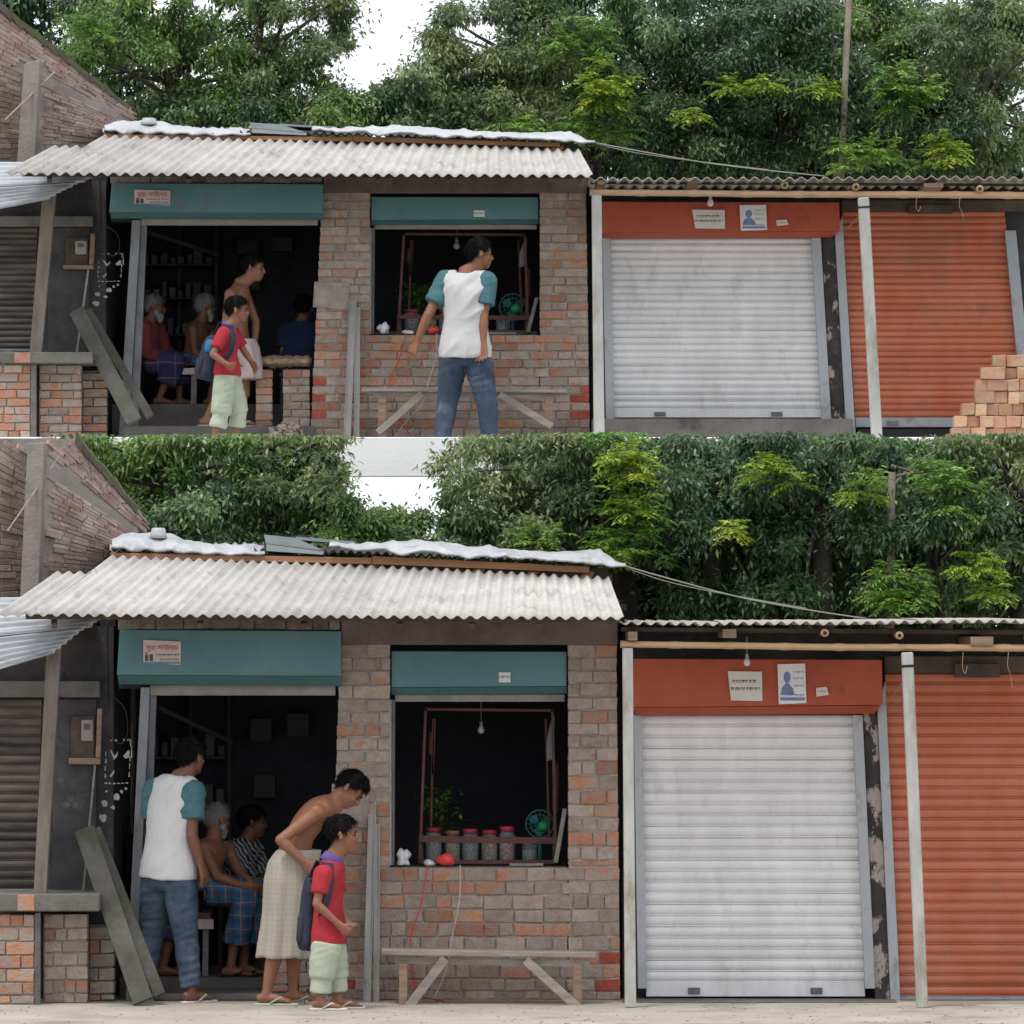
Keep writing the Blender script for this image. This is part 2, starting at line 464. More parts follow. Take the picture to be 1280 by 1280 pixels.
# terrace that carries the upper row: slab, added edge upstand white to pass for bright sky, columns
EDGE = 5.7
ZT = UP.floor
structure(MB().box((-6.2, EDGE, ZT - 0.07), (6.2, 10.2, ZT)).build('terrace', M['white_render'], bevel=0.008))
ups = MB().box((-6.2, EDGE - 0.10, ZT - 0.215), (6.2, EDGE - 0.002, ZT + 0.094)).build('edge_wall', M['white_render'], bevel=0.006)
tag(ups, 'low added upstand wall, white to pass for bright sky, running along the edge of the terrace under the upper row', 'wall')
for i, (x, y) in enumerate(((-5.6, 6.1), (-3.1, 6.1), (1.2, 6.1), (4.6, 6.1), (-5.6, 9.9), (-3.1, 9.9), (1.2, 9.9), (4.6, 9.9))):
    c = MB().box((x - 0.13, y - 0.13, 0), (x + 0.13, y + 0.13, ZT - 0.071)).build('terrace_column', M['concrete_dark'], bevel=0.01)
    tag(c, 'square concrete column carrying the terrace behind the trees of the lower row', 'column', 'terrace columns')

# ------------------------------------------------------------------ bricks
BRICKS = {}
def brick_mesh(mname, k):
    key = (mname, k)
    if key not in BRICKS:
        rr = random.Random(hash(k) % 1000 + 5 * k)
        bm = bmesh.new()
        bmesh.ops.create_cube(bm, size=1.0)
        for v in bm.verts:
            v.co.x = v.co.x * 0.22 + rr.uniform(-0.006, 0.006)
            v.co.y = v.co.y * 0.11 + rr.uniform(-0.004, 0.004)
            v.co.z = v.co.z * 0.068 + rr.uniform(-0.005, 0.005)
        bmesh.ops.bevel(bm, geom=list(bm.edges), offset=0.004, segments=1, affect='EDGES', profile=0.5)
        me = bpy.data.meshes.new('brick')
        bm.to_mesh(me)
        bm.free()
        me.materials.append(M[mname])
        BRICKS[key] = me
    return BRICKS[key]

def brick(mname, c, w, h, parent, depth=0.11, roty=0.0, rotz=0.0, name='brick'):
    o = bpy.data.objects.new(name, brick_mesh(mname, random.randrange(6)))
    link(o, parent, c)
    o.scale = (w / 0.22, depth / 0.11, h / 0.068)
    o.rotation_euler = (random.uniform(-0.015, 0.015), roty + random.uniform(-0.014, 0.014), rotz + random.uniform(-0.02, 0.02))
    return o

def courses(row, parent, ul, ur, v0, v1, dy, length, course, orange, red=None, joint=1.5, depth=0.11):
    """lay bricks between the edges ul(v), ur(v)"""
    v = v0
    i = 0
    while v < v1 - 2:
        h = course * random.uniform(0.92, 1.08)
        h = min(h, v1 - v)
        vm = v + h / 2
        a, b = ul(vm), ur(vm)
        span = b - a
        cuts = [a]
        x = a + (length * 0.5 if i % 2 else length) * random.uniform(0.82, 1.12)
        while x < b - length * 0.33:
            cuts.append(x)
            x += length * random.choice((1, 1, 1, 0.52)) * random.uniform(0.92, 1.1)
        cuts.append(b)
        for k in range(len(cuts) - 1):
            p, q = cuts[k] + joint / 2, cuts[k + 1] - joint / 2
            if q - p < 2:
                continue
            um = (p + q) / 2
            mn = 'brick_orange' if random.random() < orange(um, vm) else 'brick_grey'
            if red and red(um, vm):
                mn = 'brick_red'
            w = (q - p) * row.ux
            hh = (h - joint * random.uniform(0.85, 1.15)) * row.vy
            d = random.uniform(-0.006, 0.006)
            c = row.pt(um, vm, dy)
            brick(mn, c + Vector((0, depth / 2 + 0.004 + d * 0.8, random.uniform(-0.002, 0.002))), w, hh, parent, depth)
        v += h
        i += 1

# ------------------------------------------------------------------ corrugated sheet
def corr(row, A0, A1, B0, B1, n, amp, name, m, parent=None, thick=0.006, seg=8, rows=4, wob=0.0, phase=0.0):
    a0, a1, b0, b1 = [row.pt(*c) for c in (A0, A1, B0, B1)]
    nrm = (a1 - a0).cross(b0 - a0).normalized()
    if nrm.z < 0:
        nrm = -nrm
    cols = n * seg + 1
    vs, fs = [], []
    for r in range(rows + 1):
        t = r / rows
        p, q = a0.lerp(b0, t), a1.lerp(b1, t)
        for c in range(cols):
            s = c / (cols - 1)
            off = amp * math.cos(2 * math.pi * (n * s) + phase)
            if wob:
                off += wob * noise.noise(Vector((s * 3.1 + a0.x, t * 2.0, a0.z)))
            vs.append(p.lerp(q, s) + nrm * off)
    top = len(vs)
    vs += [v - nrm * thick for v in vs]
    for r in range(rows):
        for c in range(cols - 1):
            i = r * cols + c
            fs.append((i, i + 1, i + cols + 1, i + cols))
            fs.append((top + i, top + i + cols, top + i + cols + 1, top + i + 1))
    for c in range(cols - 1):
        fs.append((c, top + c, top + c + 1, c + 1))
        e = rows * cols + c
        fs.append((e, e + 1, top + e + 1, top + e))
    for r in range(rows):
        e = r * cols
        fs.append((e, e + cols, top + e + cols, top + e))
        e = r * cols + cols - 1
        fs.append((e, top + e, top + e + cols, e + cols))
    mb = MB()
    mb.add(vs, fs)
    return mb.build(name, m, parent, smooth=True)

# ------------------------------------------------------------------ roller shutter
def slat_mesh(name, m, hgt, flat):
    """one slat, one metre wide, hgt high: a convex strip with a rolled hinge below"""
    prof = [(0.004, 0.0), (-0.002, 0.02), (-0.004, 0.10), (0.004, 0.17), (-0.004, 0.24), (-0.010 - flat, 0.42), (-0.012 - flat, 0.62), (-0.008, 0.86), (0.001, 0.985), (0.006, 1.0)]
    vs = []
    for x in (-0.5, 0.5):
        for y, z in prof:
            vs.append((x, y, (z - 0.5) * hgt))
    k = len(prof)
    fs = [(i, i + k, i + k + 1, i + 1) for i in range(k - 1)]
    me = mesh_of(name, vs, fs)
    me.materials.append(m)
    return me

def shutter(row, parent, ul, ur, v0, v1, pitch, dy, m, bar_mat, bar_h):
    """ul(v), ur(v): edges; returns the part that carries the slats (its bottom bar)"""
    c = MB().hexa([row.pt(ul(v1), v1, dy - 0.012), row.pt(ur(v1), v1, dy - 0.012), row.pt(ur(v1 + bar_h), v1 + bar_h, dy - 0.012), row.pt(ul(v1 + bar_h), v1 + bar_h, dy - 0.012)], 0.03)
    root = c.build('roller_shutter', bar_mat, parent, bevel=0.003)
    n = int(round((v1 - v0) / pitch))
    hgt = (v1 - v0) / n * row.vy
    me = slat_mesh('slat', m, hgt, 0.0)
    for f_ in (0.22, 0.78):
        uu = ul(v1) + (ur(v1) - ul(v1)) * f_
        MB().hexa([row.pt(uu - 7, v1 + bar_h * 0.35, dy - 0.03), row.pt(uu + 7, v1 + bar_h * 0.35, dy - 0.03), row.pt(uu + 7, v1 + bar_h * 0.8, dy - 0.03), row.pt(uu - 7, v1 + bar_h * 0.8, dy - 0.03)], 0.016).build('hasp', M['rail_dark'], root, bevel=0.002)
    for i in range(n):
        vm = v0 + (i + 0.5) * (v1 - v0) / n
        a, b = row.pt(ul(vm), vm, dy), row.pt(ur(vm), vm, dy)
        o = bpy.data.objects.new('slat', me)
        link(o, root, (a + b) / 2 + Vector((0, random.uniform(-0.003, 0.003), 0)))
        o.scale = ((b - a).x, 1, 1)
        o.rotation_euler = (random.uniform(-0.09, 0.09), random.uniform(-0.002, 0.002), 0)
    return root

def lerp_u(p, q):
    (u0, v0), (u1, v1) = p, q
    return lambda v: u0 + (u1 - u0) * (v - v0) / (v1 - v0)

def text_mesh(body, size, m, name, parent, at, width=None):
    """flat print standing in the xz plane, facing the camera"""
    cu = bpy.data.curves.new(name, 'FONT')
    cu.body = body
    cu.size = size
    cu.align_x = 'CENTER'
    cu.align_y = 'CENTER'
    cu.extrude = 0.0008
    tmp = bpy.data.objects.new('tmp_text', cu)
    COL.objects.link(tmp)
    dg = bpy.context.evaluated_depsgraph_get()
    me = bpy.data.meshes.new_from_object(tmp.evaluated_get(dg))
    bpy.data.objects.remove(tmp)
    xs = [v.co.x for v in me.vertices] or [0, 1]
    sc = 1.0 if not width else width / (max(xs) - min(xs))
    me.transform(Matrix.Rotation(R(90), 4, 'X') @ Matrix.Diagonal((sc, min(sc, 1.3) if width else 1, 1, 1)))
    me.materials.clear()
    me.materials.append(m)
    o = bpy.data.objects.new(name, me)
    return link(o, parent, at)

def strokes(row, items, dy, name, m, parent, th=0.001):
    """flat printed shapes: list of polygons in u, v"""
    mb = MB()
    for poly in items:
        q = [row.pt(u, v, dy) for u, v in poly]
        n = len(q)
        mb.add(q + [p + Vector((0, th, 0)) for p in q], [tuple(range(n))[::-1], tuple(range(n, 2 * n))] + [(i, (i + 1) % n, n + (i + 1) % n, n + i) for i in range(n)])
    return mb.build(name, m, parent)

def rline(u0, v0, u1, v1):
    return [(u0, v0), (u1, v0), (u1, v1), (u0, v1)]

def scribble(u0, u1, v, h, seed):
    """a line of handwriting too small to read"""
    rr = random.Random(seed)
    out = []
    u = u0
    while u < u1:
        w = rr.uniform(0.06, 0.16) * (u1 - u0)
        e = min(u + w, u1)
        out.append(rline(u, v - h / 2, e, v - h / 2 + h * 0.28))
        k = u
        while k < e - 0.4:
            out.append(rline(k, v - h / 2 + h * 0.2, k + 0.55, v + h * rr.uniform(0.1, 0.5)))
            k += rr.uniform(1.0, 2.2)
        u = e + rr.uniform(0.8, 1.8)
    return out

def wire(row, pts, r, name, m, label=None, cat=None, parent=None):
    """smooth cable through u, v, dy points"""
    P0 = [row.pt(*p) for p in pts]
    out = []
    n = len(P0)
    for i in range(n - 1):
        a, b, c, d = P0[max(i - 1, 0)], P0[i], P0[i + 1], P0[min(i + 2, n - 1)]
        for k in range(6):
            t = k / 6
            out.append(0.5 * ((2 * b) + (c - a) * t + (2 * a - 5 * b + 4 * c - d) * t * t + (3 * b - a - 3 * c + d) * t * t * t))
    out.append(P0[-1])
    o = MB().tube(out, r, 6).build(name, m, parent, smooth=True)
    if label:
        tag(o, label, cat)
    return o

# ------------------------------------------------------------------ one row of shops
def build_row(row):
    W = row.where
    F = row.floor
    def fv(dy=0.0):
        return row.vz(F, dy)
    def pz(u, z, dy):
        p = row.pt(u, 300, dy)
        return Vector((p.x, p.y, z))
    px = row.ux                        # metres per unit across
    low = row.key == 'L'

    # ---------------- tall old brick building at the left, its side wall running back
    bld = thing('brick_building', 'tall old brick building with mossy sloping wall top, left of the ' + W, 'building', pz(-30, F, 0.9))
    top = lerp_u((10, 0), (14, 0)) if False else None
    def bw(s, t):
        """s along (0 left .. 1 right), t down; depth recedes to the right"""
        ul, ur = -45.0, 162.0
        u = ul + (ur - ul) * s
        vt = -30.0 + (134.0 + 30.0) * s                # wall top
        vb = 232.0 + (196.0 - 232.0) * s
        return u, vt + (vb - vt) * t
    def bpt(s, t, off=0.0):
        u, v = bw(s, t)
        p = row.pt(u, v, 0.7 + 1.5 * s)
        return p + Vector((0, off, 0))
    vcut = -60 if not low else row.vz(3.93, 1.0)
    back = MB()
    K = 14
    for i in range(K):
        s0, s1 = i / K, (i + 1) / K
        def tc(s):
            u, v = bw(s, 0.0)
            if v >= vcut:
                return 0.0
            ub, vb = bw(s, 1.0)
            return (vcut - v) / (vb - v)
        q = [bpt(s0, tc(s0)), bpt(s1, tc(s1)), bpt(s1, 1.0), bpt(s0, 1.0)]
        back.hexa(q, 0.25)
    for p in back.v:
        if p.z < row.pt(0, 190, 1).z - 0.05:
            p.z = F + 0.002
    back.build('wall', M['mortar_old'], bld)
    nrow = 34 if not low else 42
    for j in range(nrow):
        t0 = j / nrow
        s = -0.03 if j % 2 else 0.0
        while s < 0.99:
            ds = (0.098 if random.random() > 0.2 else 0.055) * random.uniform(0.9, 1.1)
            e = min(s + ds, 0.998)
            sm, tm = (s + e) / 2, t0 + 0.5 / nrow
            u, v = bw(sm, tm)
            s += ds
            if v < vcut + 3 or u < -44 or v > 214 or t0 < 0.03 or e - sm < 0.008:
                continue
            if 24 < u < 52 and v > 78:                # column in the way
                continue
            band = 0.27 < tm < 0.36 and u > 54
            if band or random.random() < 0.05:
                continue
            a, b, c = bpt(max(sm - ds / 2, 0), tm), bpt(sm + ds / 2, tm), bpt(sm, t0)
            d = bpt(sm, t0 + 1.0 / nrow)
            w = (b - a).length * 0.92
            h = (c - d).length * 0.86
            ang = math.atan2(-(b.z - a.z), math.hypot(b.x - a.x, b.y - a.y))
            yaw = math.atan2(b.y - a.y, b.x - a.x)
            brick('brick_old', bpt(sm, tm, 0.056 + random.uniform(-0.008, 0.008)), w, h, bld, 0.09, ang, yaw)
    cp = MB()
    for i in range(K):
        s0, s1 = i / K, (i + 1) / K
        if bw(s1, 0)[1] - 6 < vcut + 4:
            continue
        s0 = max(s0, 0)
        j0 = 2.0 + 1.2 * math.sin(i * 2.3)
        q = [bpt(s0, 0) + Vector((0, -0.04, 1.6 * j0 * row.vy)), bpt(s1, 0) + Vector((0, -0.04, (2.0 + 1.2 * math.sin(i * 2.3 + 2.3)) * row.vy)), bpt(s1, 0.05) + Vector((0, -0.04, 0)), bpt(s0, 0.03) + Vector((0, -0.04, 0))]
        cp.hexa(q, 0.33)
    cp.build('coping', M['moss_coping'], bld)
    q = [(30, max(80, vcut + 3)), (50, max(74, vcut + 3)), (43, 205), (21, 205)]
    MB().hexa([row.pt(u, v, 0.83) for u, v in q], 0.3).build('column', M['old_column'], bld, bevel=0.006)
    band = MB()
    band.hexa([bpt(0.47, 0.27, -0.012), bpt(0.97, 0.27, -0.012), bpt(0.97, 0.36, -0.012), bpt(0.47, 0.36, -0.012)], 0.1)
    if bw(0.47, 0.27)[1] > vcut:
        band.build('band', M['old_column'], bld, bevel=0.004)
    MB().bar(row.pt(6, 150, 0.55), row.pt(68, 90, 1.05), 2.0 * px, 2.0 * px).build('pole', M['wood_grey'], bld)

    # ---------------- neighbouring shop at the left edge
    nb = thing('neighbour_shop', 'dark little shop with brown shutter at the left end of the ' + W, 'shop', pz(40, F, 0.1))
    MB().box(pz(-40, F + 0.002, 0.16), pz(134, row.pt(0, 226, 0.16).z, 0.30)).build('wall', M['dark_wall'], nb)
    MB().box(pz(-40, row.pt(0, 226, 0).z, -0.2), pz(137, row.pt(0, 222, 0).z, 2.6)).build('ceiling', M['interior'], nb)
    rect(row, -20, 270, 116, 283, 0.04, 0.118, 'beam', M['concrete_dark'], nb)
    shutter(row, nb, lambda v: -20, lerp_u((47, 285), (40, 440)), 284, 436, 7.6, 0.12, M['brown_slat'], M['rail_dark'], 4)
    rect(row, 60, 284, 112, 440, 0.10, 0.058, 'plaster_panel', M['dark_wall'], nb)
    quad(row, [(55, 219), (72, 219), (52, 441), (37, 441)], -0.55, 0.09, 'post', M['post_old'], nb, 0.004)
    rect(row, -20, 440, 116, 454, -0.62, 0.78, 'ledge', M['concrete_dark'], nb, 0.008)
    rect(row, 18, 440.6, 38, 453.5, -0.626, 0.05, 'brick_patch', M['brick_orange'], nb, 0.004)
    vb = fv(-0.55)
    MB().box(pz(-20, F + 0.003, -0.55), pz(45, row.pt(0, 454.5, 0).z, -0.2)).build('pier_core', M['mortar'], nb)
    courses(row, nb, lambda v: -20, lambda v: 38, 456, vb, -0.57, 27, 10.6, lambda u, v: 0.75, depth=0.1)
    rect(row, 38.5, 455, 45.5, vb, -0.575, 0.03, 'render_strip', M['concrete_dark'], nb)
    MB().box(pz(49, F + 0.003, -0.36), pz(103, row.pt(0, 454.5, 0).z, -0.1)).build('pier_core', M['mortar'], nb)
    courses(row, nb, lambda v: 49, lambda v: 102, 456, fv(-0.4), -0.38, 27, 10.6, lambda u, v: 0.28, depth=0.1)
    MB().box(pz(103, F + 0.003, -0.10), pz(134, row.pt(0, 464, 0).z, 0.14)).build('pier_core', M['concrete_dark'], nb)
    courses(row, nb, lambda v: 103, lambda v: 134, 466, fv(-0.1), -0.12, 27, 10.6, lambda u, v: 0.2, depth=0.1)

    # tin roof over it
    tr = thing('tin_roof', 'bright silver corrugated tin roof under the left end of the awning, ' + W, 'roof', row.pt(20, 262, -0.9))
    corr(row, (-30, 205, -0.35), (-30, 237, -0.75), (137, 203, -0.30), (104, 227, -0.62), 6, 0.016, 'sheet', M['tin'], tr, wob=0.008)
    corr(row, (-30, 233, -0.72), (-30, 267, -0.98), (100, 226, -0.60), (58, 248, -0.85), 6, 0.016, 'sheet', M['tin'], tr, wob=0.008)

    # electric meter board on the dark wall
    mt = thing('meter_board', 'small electricity meter on a wooden board, dark wall, left end of the ' + W, 'meter', row.pt(98, 336, 0.1))
    rect(row, 82, 298, 110, 332, 0.07, 0.028, 'board', M['wood_dark'], mt)
    rect(row, 94, 301, 108, 318, 0.03, 0.038, 'case', M['old_column'], mt, 0.006)
    strokes(row, [rline(97, 304, 105, 309)], 0.0285, 'dial', M['ink_dark'], mt)
    rect(row, 79, 331.5, 117, 336.5, 0.045, 0.05, 'shelf', M['wood_brown'], mt)
    quad(row, [(113, 292), (119, 292), (117, 331), (111, 331)], 0.05, 0.04, 'upright', M['wood_brown'], mt)
    wire(row, [(125, 222, 0.1), (126, 258, 0.1), (127, 290, 0.09)], 0.006, 'meter_cable', M['black'], 'black cable dropping down the dark wall to the meter, ' + W, 'cable')
    wire(row, [(126, 280, 0.08), (146, 292, 0.06), (149, 312, 0.08), (140, 320, 0.09), (122, 312, 0.06)], 0.005, 'loop_cable', M['black'], 'looped black cable beside the meter board, ' + W, 'cable')
    MB().bar(row.pt(110.5, 337, 0.08), row.pt(96, 440, 0.02), 2.4 * px, 0.015).build('conduit', M['wood_grey'], mt)
    # stencilled notice: dashed frame and strokes of white paint
    st = thing('painted_notice', 'white stencilled dashes and paint daubs on the dark wall beside the shop door, ' + W, 'painted sign', row.pt(138, 385, 0.1))
    d = []
    for k in range(6):
        d.append(rline(124 + k * 5, 316.5, 127 + k * 5, 318)); d.append(rline(122 + k * 5, 351, 125 + k * 5, 352.2))
    for k in range(5):
        d.append(rline(123 - k * 0.2, 320 + k * 6, 124.2 - k * 0.2, 323.5 + k * 6)); d.append(rline(152.5 - k * 0.5, 318 + k * 6, 154 - k * 0.5, 322 + k * 6))
    d.append(rline(150, 316.5, 154.5, 318)); d.append(rline(153, 317, 154.5, 331))
    rq = random.Random(8)
    d = [[(u_ + rq.uniform(-0.6, 0.6), v_ + rq.uniform(-0.5, 0.5)) for u_, v_ in p_] for p_ in d if rq.random() > 0.25]
    strokes(row, d, 0.158, 'dashed_frame', M['paint_white'], st)
    strokes(row, [[(128, 325), (130, 325), (134, 330), (138, 326), (137, 330), (133, 333)], [(144, 330), (150, 325), (152, 326), (151, 331), (147, 332)], [(128, 346), (133, 341), (133.5, 343), (130, 347)]], 0.158, 'lettering', M['paint_white'], st)
    rr = random.Random(3)
    daub = []
    for cx, cy, r in ((122, 368, 5), (136, 363, 4.5), (132, 371, 3), (120, 379, 5), (142, 358, 2.5), (147, 356, 2), (124, 358, 1.5)):
        daub.append([(cx + r * math.cos(a) * rr.uniform(0.5, 1.1), cy + r * 0.75 * math.sin(a) * rr.uniform(0.5, 1.1)) for a in [k * math.pi / 4 for k in range(8)]])
    for dd_ in daub:
        strokes(row, [dd_], 0.157, 'paint_daub', M['paint_white'], st)
    # two grey planks leaning at the door
    tone = ('broad greenish', 'narrow grey')
    for k, (a, b, w) in enumerate((((88, 388, -0.25), (168, 527, -0.75), 23), ((105, 388, -0.16), (188, 521, -0.62), 13))):
        A, B = row.pt(*a), row.pt(*b)
        A = A + (A - B) * 0.0
        B.z = max(B.z, F + 0.03)
        wv = w * 0.85 * (row.ux + row.vy) / 2
        o = MB().bar(A + Vector((wv * 0.4, 0, 0)), B, wv, 0.035, (0.15, 1, -0.25)).build('plank', M['wood_green'], bevel=0.004)
        tag(o, tone[k] + ' wooden plank leaning beside the shop door, ' + W, 'plank')

    # ---------------- the open brick shop
    sh = thing('brick_shop', 'open brick shop with teal hoods, doorway and sales window, ' + W, 'shop', pz(430, F, 0.1))
    zt = row.pt(0, 214, 0).z
    # dark room
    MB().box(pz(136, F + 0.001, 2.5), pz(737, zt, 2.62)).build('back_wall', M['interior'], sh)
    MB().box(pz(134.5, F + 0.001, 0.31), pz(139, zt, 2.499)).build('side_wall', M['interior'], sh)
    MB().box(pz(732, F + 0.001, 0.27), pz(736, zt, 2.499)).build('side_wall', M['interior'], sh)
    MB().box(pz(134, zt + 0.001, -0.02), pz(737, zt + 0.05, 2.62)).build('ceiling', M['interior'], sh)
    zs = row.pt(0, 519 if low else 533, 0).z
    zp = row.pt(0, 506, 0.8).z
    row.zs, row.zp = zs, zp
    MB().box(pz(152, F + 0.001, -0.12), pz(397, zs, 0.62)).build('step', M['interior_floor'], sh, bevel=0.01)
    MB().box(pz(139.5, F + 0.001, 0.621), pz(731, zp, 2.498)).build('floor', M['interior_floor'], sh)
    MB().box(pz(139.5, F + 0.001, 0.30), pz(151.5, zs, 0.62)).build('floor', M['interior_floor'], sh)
    # inside: shelves, rod, uprights, back frame
    for vv in (330, 372, 418):
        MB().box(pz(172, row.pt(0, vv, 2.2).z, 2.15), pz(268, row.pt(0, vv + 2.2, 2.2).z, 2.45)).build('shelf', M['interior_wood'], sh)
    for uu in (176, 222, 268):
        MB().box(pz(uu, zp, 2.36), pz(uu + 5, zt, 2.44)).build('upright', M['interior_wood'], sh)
    MB().bar(row.pt(186, 291, 1.2), row.pt(272, 318, 1.8), 5 * px, 0.05).build('roof_prop', M['interior_wood'], sh)
    rg = random.Random(21)
    for vv, wh in ((330, 'top'), (372, 'middle'), (418, 'bottom')):
        uu = 180
        ni = 0
        NO = ('first', 'second', 'third', 'fourth', 'fifth', 'sixth', 'seventh', 'eighth', 'ninth', 'tenth', 'eleventh', 'twelfth')
        while uu < 262:
            w_ = rg.uniform(6, 12); h_ = rg.uniform(9, 22)
            zb_ = row.pt(0, vv, 2.2).z + 0.001
            o = MB().box(pz(uu, zb_, 2.2), pz(uu + w_, zb_ + h_ * row.vy, 2.34)).build('goods_packet', M['goods'], bevel=0.008)
            tag(o, 'dim packet, %s from left, %s back shelf of the dark shop, %s' % (NO[ni], wh, W), 'packet', 'goods on the back shelves')
            ni += 1
            uu += w_ + rg.uniform(0.5, 3)
    for uu, vv in ((296, 300), (340, 296), (300, 345)):
        MB().box(pz(uu, row.pt(0, vv, 2.3).z, 2.3), pz(uu + 26, row.pt(0, vv + 18, 2.3).z, 2.48)).build('carton', M['interior_wood'], sh)
    # brick pillars and window wall
    L0 = lerp_u((402, 240), (387, 545)); L1 = lambda v: 463
    R0 = lambda v: 674; R1 = lerp_u((733, 240), (738, 545))
    for a, b, nm in ((L0, L1, 'pillar_core'), (R0, R1, 'pillar_core')):
        vb = fv(0)
        MB().hexa([row.pt(a(240) + 1.5, 240, 0.014), row.pt(b(240) - 1.0, 240, 0.014), row.pt(b(vb) - 1.0, vb, 0.014), row.pt(a(vb) + 1.5, vb, 0.014)], 0.24).build(nm, M['mortar'], sh)
    MB().hexa([row.pt(462.5, 419, 0.016), row.pt(674, 419, 0.016), row.pt(674, fv(), 0.016), row.pt(462.5, fv(), 0.016)], 0.22).build('wall_core', M['mortar'], sh)
    def orange(u, v):
        p = 0.16
        if u > 670 and v > 330: p = 0.45
        if u < 470 and 380 < v < 445: p = 0.5
        if u < 470 and v < 330: p = 0.10
        if 417 < v < 440: p = 0.62
        if 440 < v < 480: p = 0.33
        if v > 480: p = 0.22
        return p
    red = lambda u, v: (u < 405 and v > 468 and int(v / 10.6) % 2 == 0) or (u > 715 and v > 478 and int(v / 10.6) % 2 == 0)
    courses(row, sh, L0, L1, 240, 418, 0, 34, 10.7, orange, red)
    courses(row, sh, R0, R1, 240, 418, 0, 34, 10.7, orange, red)
    courses(row, sh, L0, R1, 419, fv(), 0, 35, 10.7, orange, red)
    # smooth mortar patch on the pillar
    quad(row, [(393, 352), (438, 354), (436, 388), (391, 384)], -0.008, 0.02, 'plaster_patch', M['mortar'], sh, 0.004)
    MB().hexa([row.pt(458.5, 285, 0.018), row.pt(463.8, 285, 0.018), row.pt(463.8, 417, 0.018), row.pt(457.5, 417, 0.018)], 0.25).build('reveal', M['concrete'], sh)
    # lintels
    rect(row, 404.5, 219, 734, 241, -0.02, 0.26, 'lintel', M['render_brown'], sh, 0.006)
    rect(row, 138, 214, 404, 229, 0.03, 0.22, 'lintel', M['mortar'], sh, 0.004)
    courses(row, sh, lambda v: 150, lambda v: 403, 218.5, 230, 0.01, 34, 11, lambda u, v: 0.35, None, depth=0.05)
    # door: teal hood with lip, bottom bar of the rolled shutter, guide rails
    hood = MB()
    q = [row.pt(140, 229, -0.16), row.pt(404, 230, -0.16), row.pt(404, 266, -0.18), row.pt(136.5, 265, -0.18)]
    hood.hexa(q, 0.20)
    h1 = hood.build('shutter_hood', M['teal'], sh, bevel=0.004)
    MB().hexa([row.pt(137, 265.3, -0.176), row.pt(404, 266.3, -0.176), row.pt(404, 274, -0.10), row.pt(139, 272.5, -0.10)], 0.12).build('hood_lip', M['teal_dark'], h1)
    rect(row, 176, 273, 397, 281.5, -0.03, 0.05, 'shutter_bar', M['beige_bar'], sh)
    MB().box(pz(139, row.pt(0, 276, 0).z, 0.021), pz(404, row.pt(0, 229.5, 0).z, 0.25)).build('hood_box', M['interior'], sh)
    MB().hexa([row.pt(165, 275, -0.05), row.pt(176, 275, -0.05), row.pt(159, fv(-0.05), -0.05), row.pt(147, fv(-0.05), -0.05)], 0.06).build('guide_rail', M['door_rail'], sh, bevel=0.003)
    MB().hexa([row.pt(176.5, 275, 0.0), row.pt(184, 275, 0.0), row.pt(171, fv(), 0.0), row.pt(160, fv(), 0.0)], 0.09).build('guide_rail', M['rail_dark'], sh, bevel=0.003)
    # window: teal hood, rusty frame, counter rail
    MB().hexa([row.pt(464, 246, 0.05), row.pt(673, 246.5, 0.05), row.pt(673, 274, 0.03), row.pt(464, 275, 0.03)], 0.2).build('shutter_hood', M['teal'], sh, bevel=0.004)
    MB().hexa([row.pt(464, 275.4, 0.035), row.pt(673, 274.4, 0.035), row.pt(673, 280, 0.09), row.pt(464, 281, 0.09)], 0.1).build('hood_lip', M['teal_dark'], sh)
    rect(row, 468, 280.5, 671, 286.5, 0.12, 0.05, 'shutter_bar', M['beige_bar'], sh)
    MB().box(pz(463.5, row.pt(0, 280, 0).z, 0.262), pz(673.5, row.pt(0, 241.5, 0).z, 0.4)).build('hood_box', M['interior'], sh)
    MB().hexa([row.pt(463.9, 285, 0.10), row.pt(468.5, 285, 0.10), row.pt(467.5, 417, 0.10), row.pt(463.9, 417, 0.10)], 0.06).build('guide_rail', M['rail_dark'], sh)
    wf = thing('counter_frame', 'rusty iron frame with a low tray standing inside the sales window, ' + W, 'frame', row.pt(580, 414, 0.5))
    b = 3.2 * px
    for p, q2 in (((505, 291), (498, 412)), ((656, 292), (660, 412)), ((503.5, 292.5), (657, 293.5))):
        MB().bar(row.pt(*p, 0.42), row.pt(*q2, 0.42), b, b).build('frame_bar', M['rust'], wf)
    for p, q2 in (((514, 300), (511, 400)), ((516, 300), (513, 345)), ((648, 300), (652, 395))):
        MB().bar(row.pt(*p, 0.72), row.pt(*q2, 0.72), b * 0.8, b * 0.8).build('frame_bar', M['rust'], wf)
    MB().bar(row.pt(497, 396, 0.40), row.pt(662, 397.5, 0.40), 5.0 * row.vy, 0.03).build('tray_rail', M['rust'], wf)
    MB().bar(row.pt(500, 414.5, 0.40), row.pt(658, 414.5, 0.40), 3.0 * row.vy, 0.03).build('tray_rail', M['rust'], wf)
    MB().box(row.pt(498, 413.8, 0.44), row.pt(660, 416.2, 0.74) ).build('tray', M['wood_dark'], wf)
    for uu in (499, 659):
        MB().bar(row.pt(uu, 392, 0.45), row.pt(uu, 416, 0.45), 6 * px, 0.05).build('tray_post', M['wood_dark'], wf)
    zc = row.pt(0, 416.4, 0.6).z
    MB().box(pz(466, zc - 0.04, 0.26), pz(671, zc - 0.001, 0.9)).build('counter', M['wood_dark'], sh)
    for uu in (470, 662):
        MB().box(pz(uu, zp - 0.001, 0.64), pz(uu + 6, zc - 0.041, 0.7)).build('counter_leg', M['wood_dark'], sh)
    # jars on the tray
    ztray = row.pt(0, 413.6, 0.58).z
